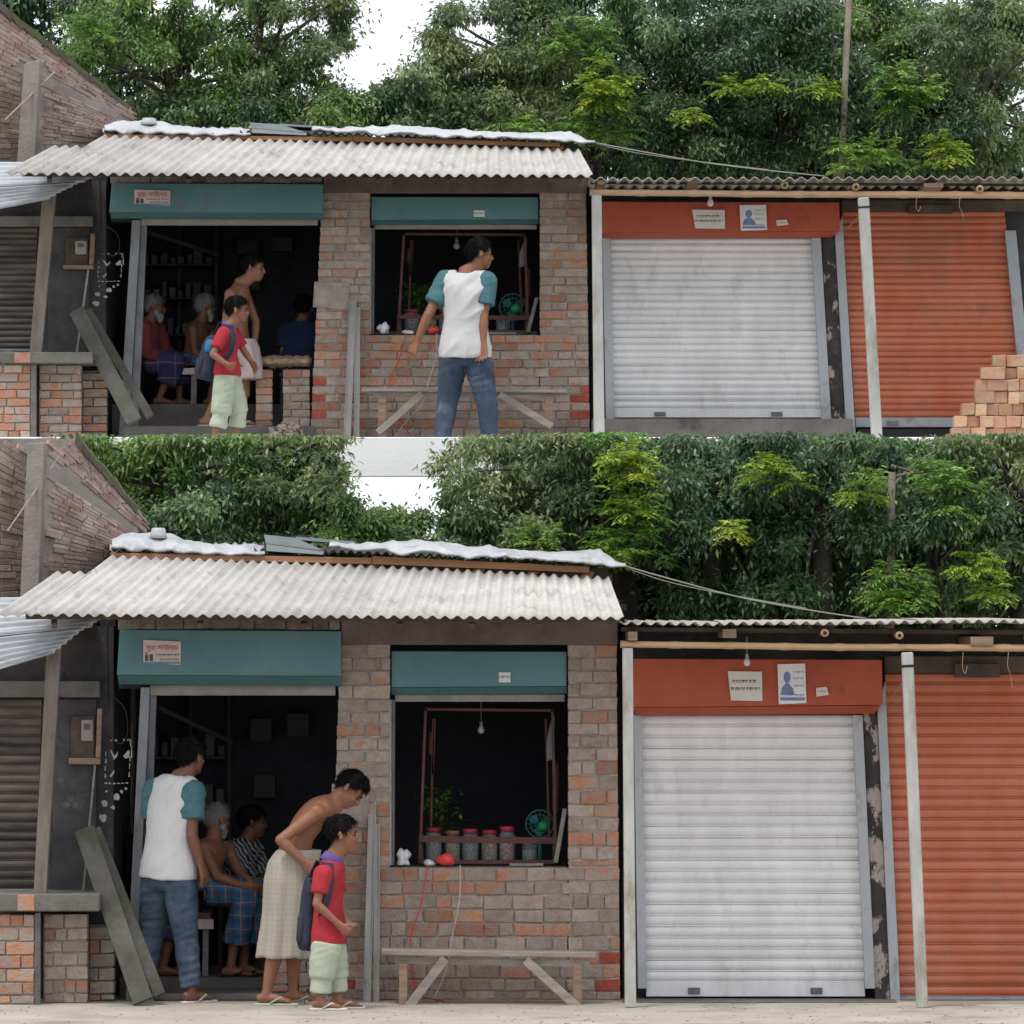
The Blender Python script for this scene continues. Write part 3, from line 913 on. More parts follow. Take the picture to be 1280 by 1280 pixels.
    look = ('with red lid, pale sweets', 'with brown lid, tan biscuits', 'with dark red lid, grey sweets', 'with dark lid, mixed sweets', 'with pink-red lid, pink sweets', 'half hidden, lidless')
    for k, (uu, sw, ld) in enumerate(((514, 'sweet_c', 'lid_red'), (537, 'sweet_b', 'lid_brown'), (558, 'sweet_c', 'lid_red'), (581, 'sweet_b', 'lid_red'), (602, 'sweet_a', 'lid_red'), (629, 'sweet_c', None))):
        c = row.pt(uu, 414, 0.58); c.z = ztray
        r = (10.2, 9.4, 10.4, 10.0, 9.8, 9.6)[k] * px
        H = (27, 24.5, 26, 25, 28, 27)[k] * row.vy
        if k == 5: H *= 0.62
        jr = thing('sweet_jar', 'glass sweet jar %s, in the window tray, %s' % (look[k], W), 'jar', c, 'sweet jars')
        z = Vector((0, 0, 1))
        MB().tube([c, c + z * 0.01, c + z * H * 0.72, c + z * H * 0.84, c + z * H * 0.88], [r * 0.9, r, r, r * 0.8, r * 0.72], 16).build('glass_body', M['glass'], jr, True)
        MB().tube([c + z * 0.006, c + z * H * 0.55, c + z * H * 0.58], [r * 0.9, r * 0.93, r * 0.6], 14).build('contents', M[sw], jr, True)
        if ld:
            MB().tube([c + z * H * 0.86, c + z * H * 0.99, c + z * H], [r * 0.86, r * 0.86, r * 0.7], 16).build('lid', M[ld], jr, True)
    # fan, made-up pot plant for a leaf reflection, bulb, cloth hanging, bags and packets on the sill
    fc = row.pt(641, 384, 0.85)
    fan = thing('table_fan', 'small round table fan with green hub in the sales window, ' + W, 'fan', fc - Vector((0, 0, 30 * row.vy)))
    rr_ = 17 * px
    def ring(r, z=0.0, n=20):
        return [fc + Vector((r * math.cos(2 * math.pi * k / n), z, r * math.sin(2 * math.pi * k / n))) for k in range(n + 1)]
    cg = MB()
    cg.tube(ring(rr_, -0.03), 0.004, 5, cap=False); cg.tube(ring(rr_ * 0.66, -0.04), 0.0025, 5, cap=False)
    for k in range(16):
        w = 2 * math.pi * k / 16
        cg.tube([fc + Vector((rr_ * math.cos(w), -0.03, rr_ * math.sin(w))), fc + Vector((rr_ * 0.2 * math.cos(w), -0.05, rr_ * 0.2 * math.sin(w)))], 0.0018, 4)
    cg.build('cage', M['teal_plastic'], fan)
    for k in range(3):
        w = 2 * math.pi * k / 3 + 0.4
        t1, t2 = Vector((math.cos(w), 0, math.sin(w))), Vector((-math.sin(w), 0, math.cos(w)))
        pts = [fc + t1 * rr_ * a + t2 * rr_ * b_ + Vector((0, c_, 0)) for a, b_, c_ in ((0.15, -0.1, 0), (0.55, -0.35, 0.012), (0.88, -0.1, 0.012), (0.85, 0.25, -0.012), (0.5, 0.3, -0.012), (0.15, 0.1, 0))]
        MB().add(pts + [p + Vector((0, 0.004, 0)) for p in pts], [tuple(range(6))[::-1], tuple(range(6, 12))] + [(i, (i + 1) % 6, 6 + (i + 1) % 6, 6 + i) for i in range(6)]).build('blade', M['teal_plastic'], fan)
    MB().ball(fc + Vector((rr_ * 0.25, -0.06, -rr_ * 0.15)), (rr_ * 0.42, 0.03, rr_ * 0.36)).build('hub', M['green_plastic'], fan, True)
    st_z = zc
    MB().tube([fc + Vector((0, 0.02, 0)), Vector((fc.x, fc.y + 0.02, zc + 0.02)), Vector((fc.x, fc.y + 0.02, zc))], [0.012, 0.014, 0.07], 10).build('stand', M['teal_plastic'], fan, True)
    pc = row.pt(522, 414, 0.83); pc.z = zc
    pot = thing('reflection_plant', 'made-up pot plant for a green leaf reflection behind the jars in the sales window, ' + W, 'plant', pc)
    MB().tube([pc, pc + Vector((0, 0, 0.11))], [0.045, 0.06], 14).build('pot', M['wood_dark'], pot, True)
    lf = MB()
    r2 = random.Random(9)
    for k in range(190):
        c = pc + Vector((r2.gauss(0, 11) * px, r2.uniform(-0.08, 0.08), 0.05 + r2.uniform(14, 56) * row.vy))
        d_ = Vector((r2.uniform(-1, 1), r2.uniform(-1, 0.3), r2.uniform(-0.6, 0.6))).normalized() * 0.05
        s_ = d_.cross(Vector((0, 0.4, 1))).normalized() * 0.014
        lf.add([c, c + d_ * 0.5 + s_, c + d_, c + d_ * 0.5 - s_], [(0, 1, 2, 3)])
    ob = lf.build('foliage', M['leaf_bright'], pot)
    at = ob.data.attributes.new('hue', 'FLOAT', 'FACE')
    at.data.foreach_set('value', [r2.uniform(0.0, 0.7) for _ in range(190)])
    MB().tube([pc + Vector((0, 0, 0.1)), pc + Vector((0.01, 0, 0.1 + 34 * row.vy))], 0.006, 6).build('stem', M['bark'], pot)
    def bulb(u, vt, vb_, dy, label):
        a, b2 = row.pt(u, vt, dy), row.pt(u, vb_, dy)
        t = thing('light_bulb', label, 'bulb', b2)
        H = (a - b2).length
        z = Vector((0, 0, 1))
        k = 4.3 * px
        MB().tube([b2 + z * k * 3.2, a + z * 0.08], 0.0035, 6).build('flex', M['white_cable'], t)
        MB().tube([b2 + z * k * 2.1, b2 + z * k * 3.4], [k * 0.5, k * 0.42], 10).build('holder', M['paint_white'], t, True)
        MB().tube([b2, b2 + z * k * 0.25, b2 + z * k * 0.9, b2 + z * k * 1.6, b2 + z * k * 2.2], [k * 0.25, k * 0.75, k, k * 0.75, k * 0.42], 12).build('glass', M['bulb_glass'], t, True)
    bulb(571, 292, 312, 0.9, 'dim bulb hanging inside the sales window of the ' + W)
    bulb(888, 244, 258, -0.45, 'bare bulb hanging from the bamboo pole before the orange hood, ' + W)
    cl = MB()
    for k in range(9):
        t = k / 8
        cl.v.append(row.pt(656 - 6 * t - 3 * math.sin(t * 3), 298 + 36 * t, 0.5)); cl.v.append(row.pt(659 - 2 * t, 298 + 34 * t, 0.53))
    cl.f = [(2 * k, 2 * k + 1, 2 * k + 3, 2 * k + 2) for k in range(8)]
    n = len(cl.v)
    cl.v += [p + Vector((0, 0.012, 0)) for p in cl.v]; cl.f += [tuple(i + n for i in f)[::-1] for f in cl.f]
    tag(cl.build('hanging_cloth', M['rail_grey'], smooth=True), 'grey rag hanging on the right of the window frame, ' + W, 'cloth')
    for k, (uu, v0_, v1_) in enumerate(((660, 335, 376), (512, 310, 330))):
        o = MB().hexa([row.pt(uu - 3, v0_, 1.0), row.pt(uu + 4, v0_ + 1, 1.0), row.pt(uu + 3, v1_, 1.0), row.pt(uu - 4, v1_ - 2, 1.0)], 0.04).build('hanging_packets', M['rust'], bevel=0.01)
        tag(o, ('long strip of rust-red packets hanging at the right' if k == 0 else 'short strip of rust-red packets hanging at the left') + ' inside the window, ' + W, 'packets')
    def lump(name, u, v, ru, rv, dy, m, label, cat, seed, rough=0.35):
        c = row.pt(u, v, dy)
        mb = MB().ball(c, (ru * row.ux, 0.05, rv * row.vy), nu=18, nv=12)
        for i, p in enumerate(mb.v):
            dlt = p - c
            p += dlt * rough * noise.noise(p * 22 + Vector((seed, 0, 0)))
            if p.z < c.z - rv * row.vy * 0.75:
                p.z = c.z - rv * row.vy * 0.75
        o = mb.build(name, m, smooth=True)
        tag(o, label, cat)
    # sill
    zsill = row.pt(0, 418.2, 0.1).z
    row.zsill = zsill
    lump('plastic_bag', 479, 411, 8, 8, 0.1, M['bag_white'], 'crumpled white plastic bag on the left of the window sill, ' + W, 'bag', 1.0, 0.8)
    lump('red_packet', 542 if not low else 529, 413, 11 if low else 7, 5.4, 0.09, M['red_plastic'], 'small bright red plastic packet on the window sill, ' + W, 'packet', 4.0, 0.3)
    lump('foil_wrapper', 509, 415.5, 7, 3, 0.08, M['bag_white'], 'small white crumpled wrapper on the window sill, ' + W, 'wrapper', 7.0, 0.5)
    tag(MB().bar(row.pt(605, 416.6, 0.06), row.pt(645, 416.4, 0.08), 0.016, 0.016).build('stick', M['wood_grey']), 'short pale stick lying on the window sill, ' + W, 'stick')
    tag(MB().bar(row.pt(671, 372, 0.2), row.pt(660, 415, 0.14), 0.03, 0.012).build('board_offcut', M['wood_grey'], bevel=0.002), 'small board propped in the right corner of the window, ' + W, 'board')
    wire(row, [(508, 417, -0.03), (503, 434, -0.05), (498, 452, -0.05), (487, 476, -0.05), (489, 500, -0.06), (497, 520, -0.1), (528, fv(-0.35) - 1, -0.35)], 0.0045, 'red_cable', M['red_cable'], 'thin red cable trailing down the bricks below the window, ' + W, 'cable')
    wire(row, [(546, 417, -0.03), (545, 445, -0.05), (536, 476, -0.05), (527, 505, -0.08), (505, 530, -0.16), (480, fv(-0.3) - 1, -0.3)], 0.0045, 'white_cable', M['wall_cable'], 'thin pale cable trailing down the bricks below the window, ' + W, 'cable')

    # bench under the window
    bn = thing('wooden_bench', 'rough grey wooden bench against the brick wall below the window, ' + W, 'bench', pz(580, F, -0.42))
    MB().hexa([row.pt(452, 484.5, -0.60), row.pt(709, 487, -0.60), row.pt(709, 491, -0.60), row.pt(452, 489, -0.60)], 0.34).build('seat', M['wood_grey'], bn, bevel=0.004)
    MB().hexa([row.pt(468, 490.5, -0.56), row.pt(700, 492.5, -0.56), row.pt(700, 498, -0.56), row.pt(468, 496, -0.56)], 0.03).build('apron', M['wood_grey'], bn)
    for dd in (-0.57, -0.30):
        for uu in (478, 686):
            MB().bar(row.pt(uu, 496, dd), pz(uu, F, dd), 10 * px, 0.05).build('leg', M['wood_brown'], bn, bevel=0.003)
    for p, q2 in (((528, 492), (472, 541)), ((624, 493), (690, 533))):
        MB().bar(row.pt(*p, -0.612), row.pt(*q2, -0.612), 8.5 * (px + row.vy) / 2, 0.03).build('brace', M['wood_grey'], bn, bevel=0.003)
    # two aluminium channels leaning on the pillar
    for k, (a, b2, w) in enumerate((((441, 376, -0.03), (434, 546, -0.2), 8), ((447, 384, -0.03), (446, 546, -0.2), 6))):
        A, B = row.pt(*a), row.pt(*b2)
        dv = (B - A).normalized()
        B = A + dv * ((A.z - F) / -dv.z)
        t = thing('metal_channel', ('taller, left' if k == 0 else 'shorter, right') + ' pale metal channel of the pair leaning on the brick pillar, ' + W, 'metal channel', B, 'leaning metal channels')
        ww = w * px
        MB().bar(A, B, ww, 0.006).build('web', M['post_white'], t)
        for sgn in (-1, 1):
            MB().bar(A + Vector((sgn * ww / 2, -0.012, 0)), B + Vector((sgn * ww / 2, -0.012, 0)), 0.004, 0.028).build('flange', M['post_white'], t)

    # rough wooden slab on brick piers by the door, bench in the room, rubble
    tb = thing('slab_table', 'thick rough wooden slab on two brick piers in the shop doorway, ' + W, 'table', pz(352, zs, 0.2))
    rw = random.Random(17)
    sp_, sr_2 = [], []
    for k in range(19):
        t = k / 18
        e_ = 0.55 if k in (0, 18) else 1.0
        sp_.append(row.pt(321 + 69 * t, 452.5 - 0.6 * t + rw.uniform(-0.7, 0.7), 0.2))
        sr_2.append((0.2 * e_ * rw.uniform(0.9, 1.05), 8.2 * row.vy * e_ * rw.uniform(0.8, 1.12)))
    MB().tube(sp_, sr_2, 9, (0, 1, 0)).build('slab', M['wood_slab'], tb)
    for (u0, u1, mm, og) in ((319, 341, 'brick_orange', 1.0), (353, 388, 'brick_grey', 0.15)):
        vb = row.vz(zs, 0.05)
        MB().box(pz(u0 + 1, zs + 0.001, 0.07), pz(u1 - 1, row.pt(0, 462, 0.07).z, 0.32)).build('pier_core', M['mortar'], tb)
        courses(row, tb, lambda v, a=u0: a, lambda v, a=u1: a, 462, vb, 0.05, 40 if og == 1 else 22, 10.5, lambda u, v: og, None)
    ib = thing('indoor_bench', 'low wooden bench with reddish edge inside the dark shop, ' + W, 'bench', pz(215, zp, 1.05))
    MB().box(row.pt(168, 455, 0.86), row.pt(252, 459, 1.35)).build('seat', M['wood_brown'], ib, bevel=0.004)
    MB().box(pz(228, row.pt(0, 460.2, 0.85).z, 0.845), pz(252, row.pt(0, 468, 0.85).z, 0.87)).build('edge_board', M['paper_pink'], ib)
    for uu in (172, 243):
        for dd in (0.9, 1.3):
            MB().bar(row.pt(uu, 459.5, dd), pz(uu - 1, zp, dd), 7 * px, 0.04).build('leg', M['wood_grey'], ib)
    if not low or True:
        rb = MB()
        r3 = random.Random(5)
        c0 = pz(356, F, -0.32)
        for k in range(420):
            a, q2 = r3.uniform(0, 6.28), r3.random() ** 0.6
            hx, hy = 46 * px * q2 * math.cos(a), 0.17 * q2 * math.sin(a)
            hz = (1 - q2) * (0.30 if not low else 0.05) * r3.uniform(0.5, 1)
            s_ = r3.uniform(0.009, 0.022)
            cc = c0 + Vector((hx, hy, hz + s_ * 0.5))
            mm = Matrix.Rotation(r3.uniform(0, 3), 3, 'X') @ Matrix.Rotation(r3.uniform(0, 3), 3, 'Z')
            vs = [cc + mm @ Vector((x * s_ * r3.uniform(0.6, 1.2), y * s_ * r3.uniform(0.5, 1), z * s_ * r3.uniform(0.4, 0.9))) for x in (-1, 1) for y in (-1, 1) for z in (-1, 1)]
            rb.add(vs, [(0, 1, 3, 2), (4, 6, 7, 5), (0, 4, 5, 1), (2, 3, 7, 6), (0, 2, 6, 4), (1, 5, 7, 3)])
        o = rb.build('rubble', M['rubble'])
        o['kind'] = 'stuff'
        tag(o, 'heap of broken brick rubble beside the shop doorway, ' + W, 'rubble')

    # ---------------- corrugated cement awning in front
    aw = thing('awning', 'pale corrugated cement-sheet awning along the brick shop of the ' + W, 'awning', row.pt(400, 219, -1.1))
    ns = 7
    for k in range(ns):
        s0, s1 = k / ns, (k + 1) / ns
        e0 = -4 if low else 7
        ba, bb = e0 + (740 - e0) * s0, e0 + (740 - e0) * s1 + 1.0
        ta, tb_ = 93 + 629 * s0, 93 + 629 * s1 + 1.0
        vb0, vb1 = 216.5 + 3 * s0, 216.5 + 3 * s1
        vt0, vt1 = 170.5 + 17 * s0 ** 1.3, 170.5 + 17 * s1 ** 1.3
        dz = 0.004 * (k % 2)
        if k == 0:
            f = 0.42
            m1b, m1t = (ba + (bb - ba) * f), (ta + (tb_ - ta) * f)
            tl = 0.72
            corr(row, (ba, vb0, -1.1), (m1b, vb0, -1.1), (ba + (ta - ba) * tl, vb0 + (vt0 - vb0) * tl, -0.47), (m1b + (m1t - m1b) * tl, vb0 + (vt0 - vb0) * tl, -0.47), 3, 2.4 * px, 'sheet', M['asbestos'], aw)
            ba, ta = m1b, m1t
            corr(row, (ba, vb0, -1.1 - dz), (bb, vb1, -1.1 - dz), (ta, vt0, -0.2), (tb_, vt1, -0.2), 4, 2.4 * px, 'sheet', M['asbestos'], aw)
            continue
        corr(row, (ba, vb0, -1.1 - dz), (bb, vb1, -1.1 - dz), (ta, vt0, -0.2), (tb_, vt1, -0.2), 7, 2.2 * px, 'sheet', M['asbestos'], aw)
    for vv, dd in ((217.5, -0.98), (203, -0.6)):
        MB().bar(row.pt(28 if vv > 210 else 70, vv + 1, dd), row.pt(736, vv + 4, dd), 4 * row.vy, 0.04).build('purlin', M['wood_dark'], aw)
    for uu in (62, 236, 360, 474, 560, 640, 724):
        MB().bar(row.pt(uu, 226, -1.0), row.pt(uu, 186, -0.05), 0.035, 0.04, (1, 0, 0)).build('bracket', M['wood_dark'], aw)

    # ---------------- flat roof behind: fascia boards, near-black sheet for the shaded gap, plastic sheeting
    rf = thing('flat_roof', 'low roof with orange-brown fascia boards above the awning of the ' + W, 'roof', row.pt(420, 183, 0.0))
    MB().hexa([row.pt(128, 167.5, -0.14), row.pt(440, 171.5, -0.14), row.pt(440, 176.5, -0.14), row.pt(132, 172.5, -0.14)], 0.04).build('fascia', M['wood_fascia'], rf, bevel=0.003)
    MB().hexa([row.pt(440.5, 170, -0.13), row.pt(700, 178.5, -0.13), row.pt(700, 183.5, -0.13), row.pt(440.5, 176.5, -0.13)], 0.04).build('fascia', M['wood_fascia'], rf, bevel=0.003)
    for uu, vv in ((150, 174), (222, 175), (288, 175.5), (366, 177), (440, 178), (566, 181.5), (632, 183), (696, 185)):
        MB().bar(row.pt(uu + 5, vv - 2, -0.05), row.pt(uu - 5, vv + 6, -0.16), 6 * px, 0.05, (1, 0, 0)).build('rafter_end', M['wood_fascia'], rf)
    MB().hexa([row.pt(130, 163, -0.02), row.pt(722, 180, -0.02), row.pt(722, 215, -0.02), row.pt(130, 215, -0.02)], 0.05).build('gap_panel', M['gap_shade_sheet'], rf)
    corr(row, (300, 165, -0.10), (720, 176, -0.10), (300, 160, 2.6), (720, 171, 2.6), 40, 0.012, 'roof_sheet', M['gap_shade_sheet'], rf)
    corr(row, (128, 166, -0.10), (312, 168, -0.10), (128, 160, 2.6), (312, 160, 2.6), 16, 0.012, 'roof_sheet', M['tin'], rf)
    def sheeting(name, pts, dy0, dy1, thick, seed, m, label, cat):
        """crumpled sheet lying along the roof edge; pts: (u, v_top, v_bottom)"""
        N_, Q = 150, 14
        vs, fs = [], []
        us = [p[0] for p in pts]
        for i in range(N_ + 1):
            u = us[0] + (us[-1] - us[0]) * i / N_
            vt = float(np.interp(u, us, [p[1] for p in pts])); vbm = float(np.interp(u, us, [p[2] for p in pts]))
            for j in range(Q + 1):
                t = j / Q
                v = vbm + (vt - vbm) * math.sin(t * math.pi / 2)
                p = row.pt(u, v, dy0 + (dy1 - dy0) * t ** 1.4)
                k = 0.8 - 2.8 * abs(noise.noise(Vector((u * 0.035 + t * 0.8, t * 1.1, seed)))) + 0.25 - 0.7 * abs(noise.noise(Vector((u * 0.09 - t, t * 2, seed + 3))))
                p += Vector((0.008 * k, -0.045 * k, 0.012 * k))
                vs.append(p)
        c = Q + 1
        n = len(vs)
        for i in range(N_):
            for j in range(Q):
                a = i * c + j
                fs.append((a, a + c, a + c + 1, a + 1))
        vs2 = [p + Vector((0, 0.015, -thick)) for p in vs]
        fs2 = [tuple(i + n for i in f)[::-1] for f in fs]
        edge = []
        for i in range(N_):
            edge.append((i * c, n + i * c, n + (i + 1) * c, (i + 1) * c)); edge.append((i * c + Q, (i + 1) * c + Q, n + (i + 1) * c + Q, n + i * c + Q))
        o = MB().add(vs + vs2, fs + fs2 + edge).build(name, m, smooth=True)
        return tag(o, label, cat)
    sheeting('plastic_sheet', [(130, 157, 164), (142, 153, 164), (165, 152.5, 165), (185, 151.5, 165), (200, 153, 166), (215, 158, 167), (240, 160.5, 168), (312, 162, 169)], -0.17, 0.4, 0.012, 1.0, M['tarp'], 'bulging white plastic sheet on the left end of the roof, ' + W, 'sheet')
    tz = MB().tube([row.pt(186, 156, 0.05), row.pt(186, 152.5, 0.05), row.pt(186.5, 148.5, 0.05), row.pt(186.5, 147.6, 0.05)], [(11 * px, 0.07), (9.5 * px, 0.06), (8.2 * px, 0.05), (6.5 * px, 0.04)], 14, (1, 0, 0))
    tag(tz.build('upturned_tub', M['tarp'], smooth=True), 'small white tub upturned on the left of the roof, ' + W, 'tub')
    sheeting('plastic_sheet', [(390, 159, 161), (420, 160, 166), (455, 159, 165), (478, 158, 170), (500, 158, 166), (540, 161, 170), (555, 164, 172), (580, 162, 170), (610, 166, 171), (650, 168, 174), (690, 167, 176), (712, 164.5, 177), (722, 171, 178), (743, 176, 179)], -0.22, 0.5, 0.010, 5.0, M['tarp'], 'long rumpled white plastic sheet along the right part of the roof, ' + W, 'sheet')
    gs = thing('grey_sheet_stack', 'grey metal sheets lying stacked on the middle of the roof, ' + W, 'metal sheet', row.pt(350, 168, 0.0))
    MB().hexa([row.pt(312, 153, -0.12), row.pt(350, 155.5, -0.12), row.pt(384, 166, -0.12), row.pt(314, 160, -0.12)], 0.6).build('sheet', M['tin_grey'], gs)
    MB().hexa([row.pt(315, 160.5, -0.15), row.pt(384, 166.5, -0.15), row.pt(382, 169, -0.15), row.pt(315, 166, -0.15)], 0.6).build('sheet', M['tin_grey'], gs)
    MB().hexa([row.pt(350, 154.5, 0.1), row.pt(420, 158.5, 0.1), row.pt(420, 161, 0.1), row.pt(350, 157, 0.1)], 0.4).build('sheet', M['tin_grey'], gs)
    wire(row, [(742, 178, -0.2), (800, 189, -0.5), (880, 203, -0.7), (960, 213, -0.8), (1030, 220, -0.9)], 0.005, 'overhead_cable', M['white_cable'], 'pale cable sagging from the roof corner across the trees, ' + W, 'cable')
    wire(row, [(742, 179, -0.2), (790, 190, -0.4), (850, 199, -0.6), (900, 205, -0.7), (960, 212, -0.78)], 0.003, 'overhead_cable', M['white_cable'], 'thinner twin cable sagging beside the pale one before the trees, ' + W, 'cable')

    # ---------------- the two closed shutter shops at the right
    ss = thing('shutter_shop', 'closed shop with white roller shutter under an orange hood, ' + W, 'shop', pz(890, F, 0.1))
    MB().box(pz(739.5, F + 0.002, 0.2), pz(1060, row.pt(0, 228, 0.2).z, 0.3)).build('wall', M['dark_wall'], ss)
    sl_ = lerp_u((762, 297), (768, 523)); sr_ = lerp_u((1015, 297), (1029, 523))
    shutter(row, ss, sl_, sr_, 297, 511, 8.9, 0.05, M['white_slat'], M['white_slat'], 11)
    quad(row, [(753, 297), (763, 297), (769, fv() - 9), (758, fv() - 9)], -0.02, 0.10, 'guide_rail', M['rail_grey'], ss, 0.003)
    quad(row, [(1014, 297), (1026, 297), (1041, fv() - 9), (1029, fv() - 9)], -0.02, 0.10, 'guide_rail', M['rail_grey'], ss, 0.003)
    quad(row, [(1026.5, 292), (1043, 292), (1059, fv()), (1041, fv())], 0.03, 0.10, 'stained_pier', M['burnt_wall'], ss, 0.003)
    hz = MB()
    q = [row.pt(752.5, 252, -0.16), row.pt(1049, 253, -0.16), row.pt(1050, 289, -0.18), row.pt(752.5, 291, -0.18)]
    h2 = hz.hexa(q, 0.2).build('shutter_hood', M['orange_paint'], ss, bevel=0.004)
    MB().hexa([row.pt(753, 291.3, -0.176), row.pt(1048, 289.5, -0.176), row.pt(1040, 296, -0.06), row.pt(755, 297.5, -0.06)], 0.10).build('hood_lip', M['orange_paint'], h2)
    MB().box(pz(740, F + 0.001, -0.36), pz(1062, row.pt(0, 524.5, -0.1).z, 0.19)).build('plinth', M['concrete_dark'], ss, bevel=0.012)
    os_ = thing('shutter_shop', 'closed shop with orange roller shutter at the right end of the ' + W, 'shop', pz(1160, F, 0.1))
    MB().box(pz(1061, F + 0.002, 0.2), pz(1330, row.pt(0, 228, 0.2).z, 0.3)).build('wall', M['dark_wall'], os_)
    quad(row, [(1043.5, 290), (1053, 270), (1071, fv()), (1059.5, fv())], -0.01, 0.10, 'guide_rail', M['rail_grey'], os_, 0.003)
    ol = lerp_u((1052.5, 262), (1069, 524)); orr = lerp_u((1257, 290), (1272, 410)) if False else (lambda v: 1256 + (v - 270) * 0.105)
    shutter(row, os_, ol, orr, 264, 522, 8.3, 0.06, M['orange_slat'], M['blue_grey'], 12)
    quad(row, [(1256, 288), (1270, 288), (1296, fv()), (1283, fv())], -0.01, 0.10, 'guide_rail', M['blue_grey'], os_, 0.003)
    rect(row, 1052, 250, 1300, 263.5, 0.04, 0.14, 'shutter_hood', M['wood_dark'], os_)
    rect(row, 1136, 256, 1190, 267, 0.0, 0.05, 'old_board', M['wood_dark'], os_)
    if low:
        rect(row, 1072, 534, 1300, fv() + 0.5, -0.1, 0.28, 'plinth', M['concrete_dark'], os_)
    else:
        rect(row, 1072, 536, 1300, fv() + 0.5, 0.02, 0.17, 'plinth', M['black'], os_)

    # low roof over them: thin corrugated sheets, bamboo pole, rafters, two posts
    lr = thing('shutter_roof', 'low thin corrugated roof on bamboo over the two shutters, ' + W, 'roof', pz(1000, F, -0.9))
    for k in range(5):
        a, b2 = 736 + 118 * k, 736 + 118 * (k + 1) + 1.5
        va, vb2 = 223 + 1.0 * math.sin(k * 1.3), 223 + 1.0 * math.sin(k * 1.3 + 1.3)
        za, zb = 0.0, 0.0
        A0, A1 = row.pt(a, va, -1.0), row.pt(b2, vb2, -1.0)
        B0, B1 = A0 + Vector((0, 3.4, 0.02)), A1 + Vector((0, 3.4, 0.02))
        mb = MB()
        n = 8 * 8
        vs = []
        for r_ in range(2):
            for c_ in range(n + 1):
                s = c_ / n
                p = A0.lerp(A1, s) if r_ == 0 else B0.lerp(B1, s)
                vs.append(p + Vector((0, 0, 2.1 * px * math.cos(2 * math.pi * 8 * s) + 0.004 * (k % 2))))
        m_ = len(vs)
        vs += [p - Vector((0, 0, 0.007)) for p in vs]
        fs = []
        for c_ in range(n):
            fs += [(c_, c_ + 1, n + 2 + c_, n + 1 + c_), (m_ + c_, m_ + n + 1 + c_, m_ + n + 2 + c_, m_ + c_ + 1), (c_, m_ + c_, m_ + c_ + 1, c_ + 1)]
        mb.add(vs, fs).build('sheet', M['asbestos'] if False else M['old_sheet'], lr, smooth=True)
    pole = []
    prad = []
    for k in range(61):
        t = k / 60
        u = 737 + 560 * t
        v = 240.5 + 1.2 * math.sin(t * 5) + 7 * max(0, t - 0.25)
        pole.append(row.pt(u, v, -0.92))
        prad.append((3.9 + (0.7 if k % 7 == 0 else 0) + 0.5 * t) * px)
    MB().tube(pole, prad, 10).build('bamboo_pole', M['bamboo'], lr, smooth=True)
    for uu, vv in ((981, 231.5), (1070, 233.5), (1225, 236)):
        MB().tube([row.pt(uu, vv, -0.98), row.pt(uu, vv, -0.96), row.pt(uu - 4, vv - 1, 0.2)], [4.6 * px, 4.8 * px, 4.8 * px], 12).build('bamboo_rafter', M['bamboo'], lr, smooth=True)
        MB().tube([row.pt(uu, vv, -0.985), row.pt(uu, vv, -0.981)], 2.3 * px, 10).build('hollow_shade', M['black'], lr)  # black disc painted for the shade inside the open bamboo end
    for uu, vv, w in ((750, 234, 7), (864, 232, 9), (1161, 238, 12)):
        MB().box(row.pt(uu - w / 2, vv - 3.5, -0.97), row.pt(uu + w / 2, vv + 3.5, 0.2)).build('rafter', M['wood_brown'], lr)
    for vv, dd in ((228.5, -0.7), (229, 0.1)):
        MB().bar(row.pt(738, vv, dd), row.pt(1300, vv + 3, dd), 3.2 * row.vy, 0.04).build('batten', M['wood_dark'], lr)
    zb = row.pt(0, 243.5, -0.92).z
    quad(row, [(739.5, 243.5), (752, 243.5), (756, fv(-0.9)), (742.5, fv(-0.9))], -0.95, 0.08, 'post', M['post_white'], lr, 0.005)
    A, B = row.pt(1079, 247, -0.95), row.pt(1097, fv(-0.95), -0.95)
    B.z = F
    MB().bar(A, B, 13.5 * px, 0.09).build('post', M['post_white'], lr, bevel=0.008)
    c1 = A.lerp(B, 0.035); c2 = A.lerp(B, 0.042)
    MB().bar(c1, c2, 14.5 * px, 0.096).build('strap', M['black'], lr)
    for uu in (1200, 1146):
        wire(row, [(uu, 247, -0.96), (uu - 1, 258, -0.97), (uu + 2, 264, -0.96), (uu + 5, 276 if uu > 1190 else 258, -0.95)], 0.0018, 'twine', M['bamboo'], parent=lr)
    wire(row, [(1052, 289, -0.2), (1062, 282, -0.5), (1073, 272, -0.9)], 0.004, 'tie_wire', M['white_cable'], parent=lr)

    # ---------------- papers
    pb = thing('shop_sticker', 'white sticker with red lettering on the teal door hood of the ' + W, 'sticker', row.pt(190, 258, -0.17))
    quad(row, [(168, 237), (213, 238.5), (212.5, 257), (168, 255.5)], -0.1815, 0.004, 'sheet', M['paper_pink'], pb, 0)
    c = row.pt(190.5, 243.5, -0.1835)
    text_mesh('নুহা সাউন্ড', 0.075 * (1 if low else 0.8), M['ink_red'], 'lettering', pb, c, 38 * px)
    strokes(row, scribble(184, 211, 249.5, 2.4, 1) + scribble(188, 211, 253, 1.8, 2), -0.1835, 'small_print', M['ink_dark'], pb)
    strokes(row, [rline(170, 249, 174, 254), rline(175.5, 248.5, 179.5, 254), rline(170.5, 247, 173, 248.5)], -0.1835, 'emblem', M['ink_dark'], pb)
    strokes(row, [rline(169, 254.6, 212, 256.2)], -0.1838, 'stripe', M['ink_blue'], pb)
    sk = thing('hood_label', 'tiny white label on the teal window hood of the ' + W, 'label', row.pt(599, 271, 0.03))
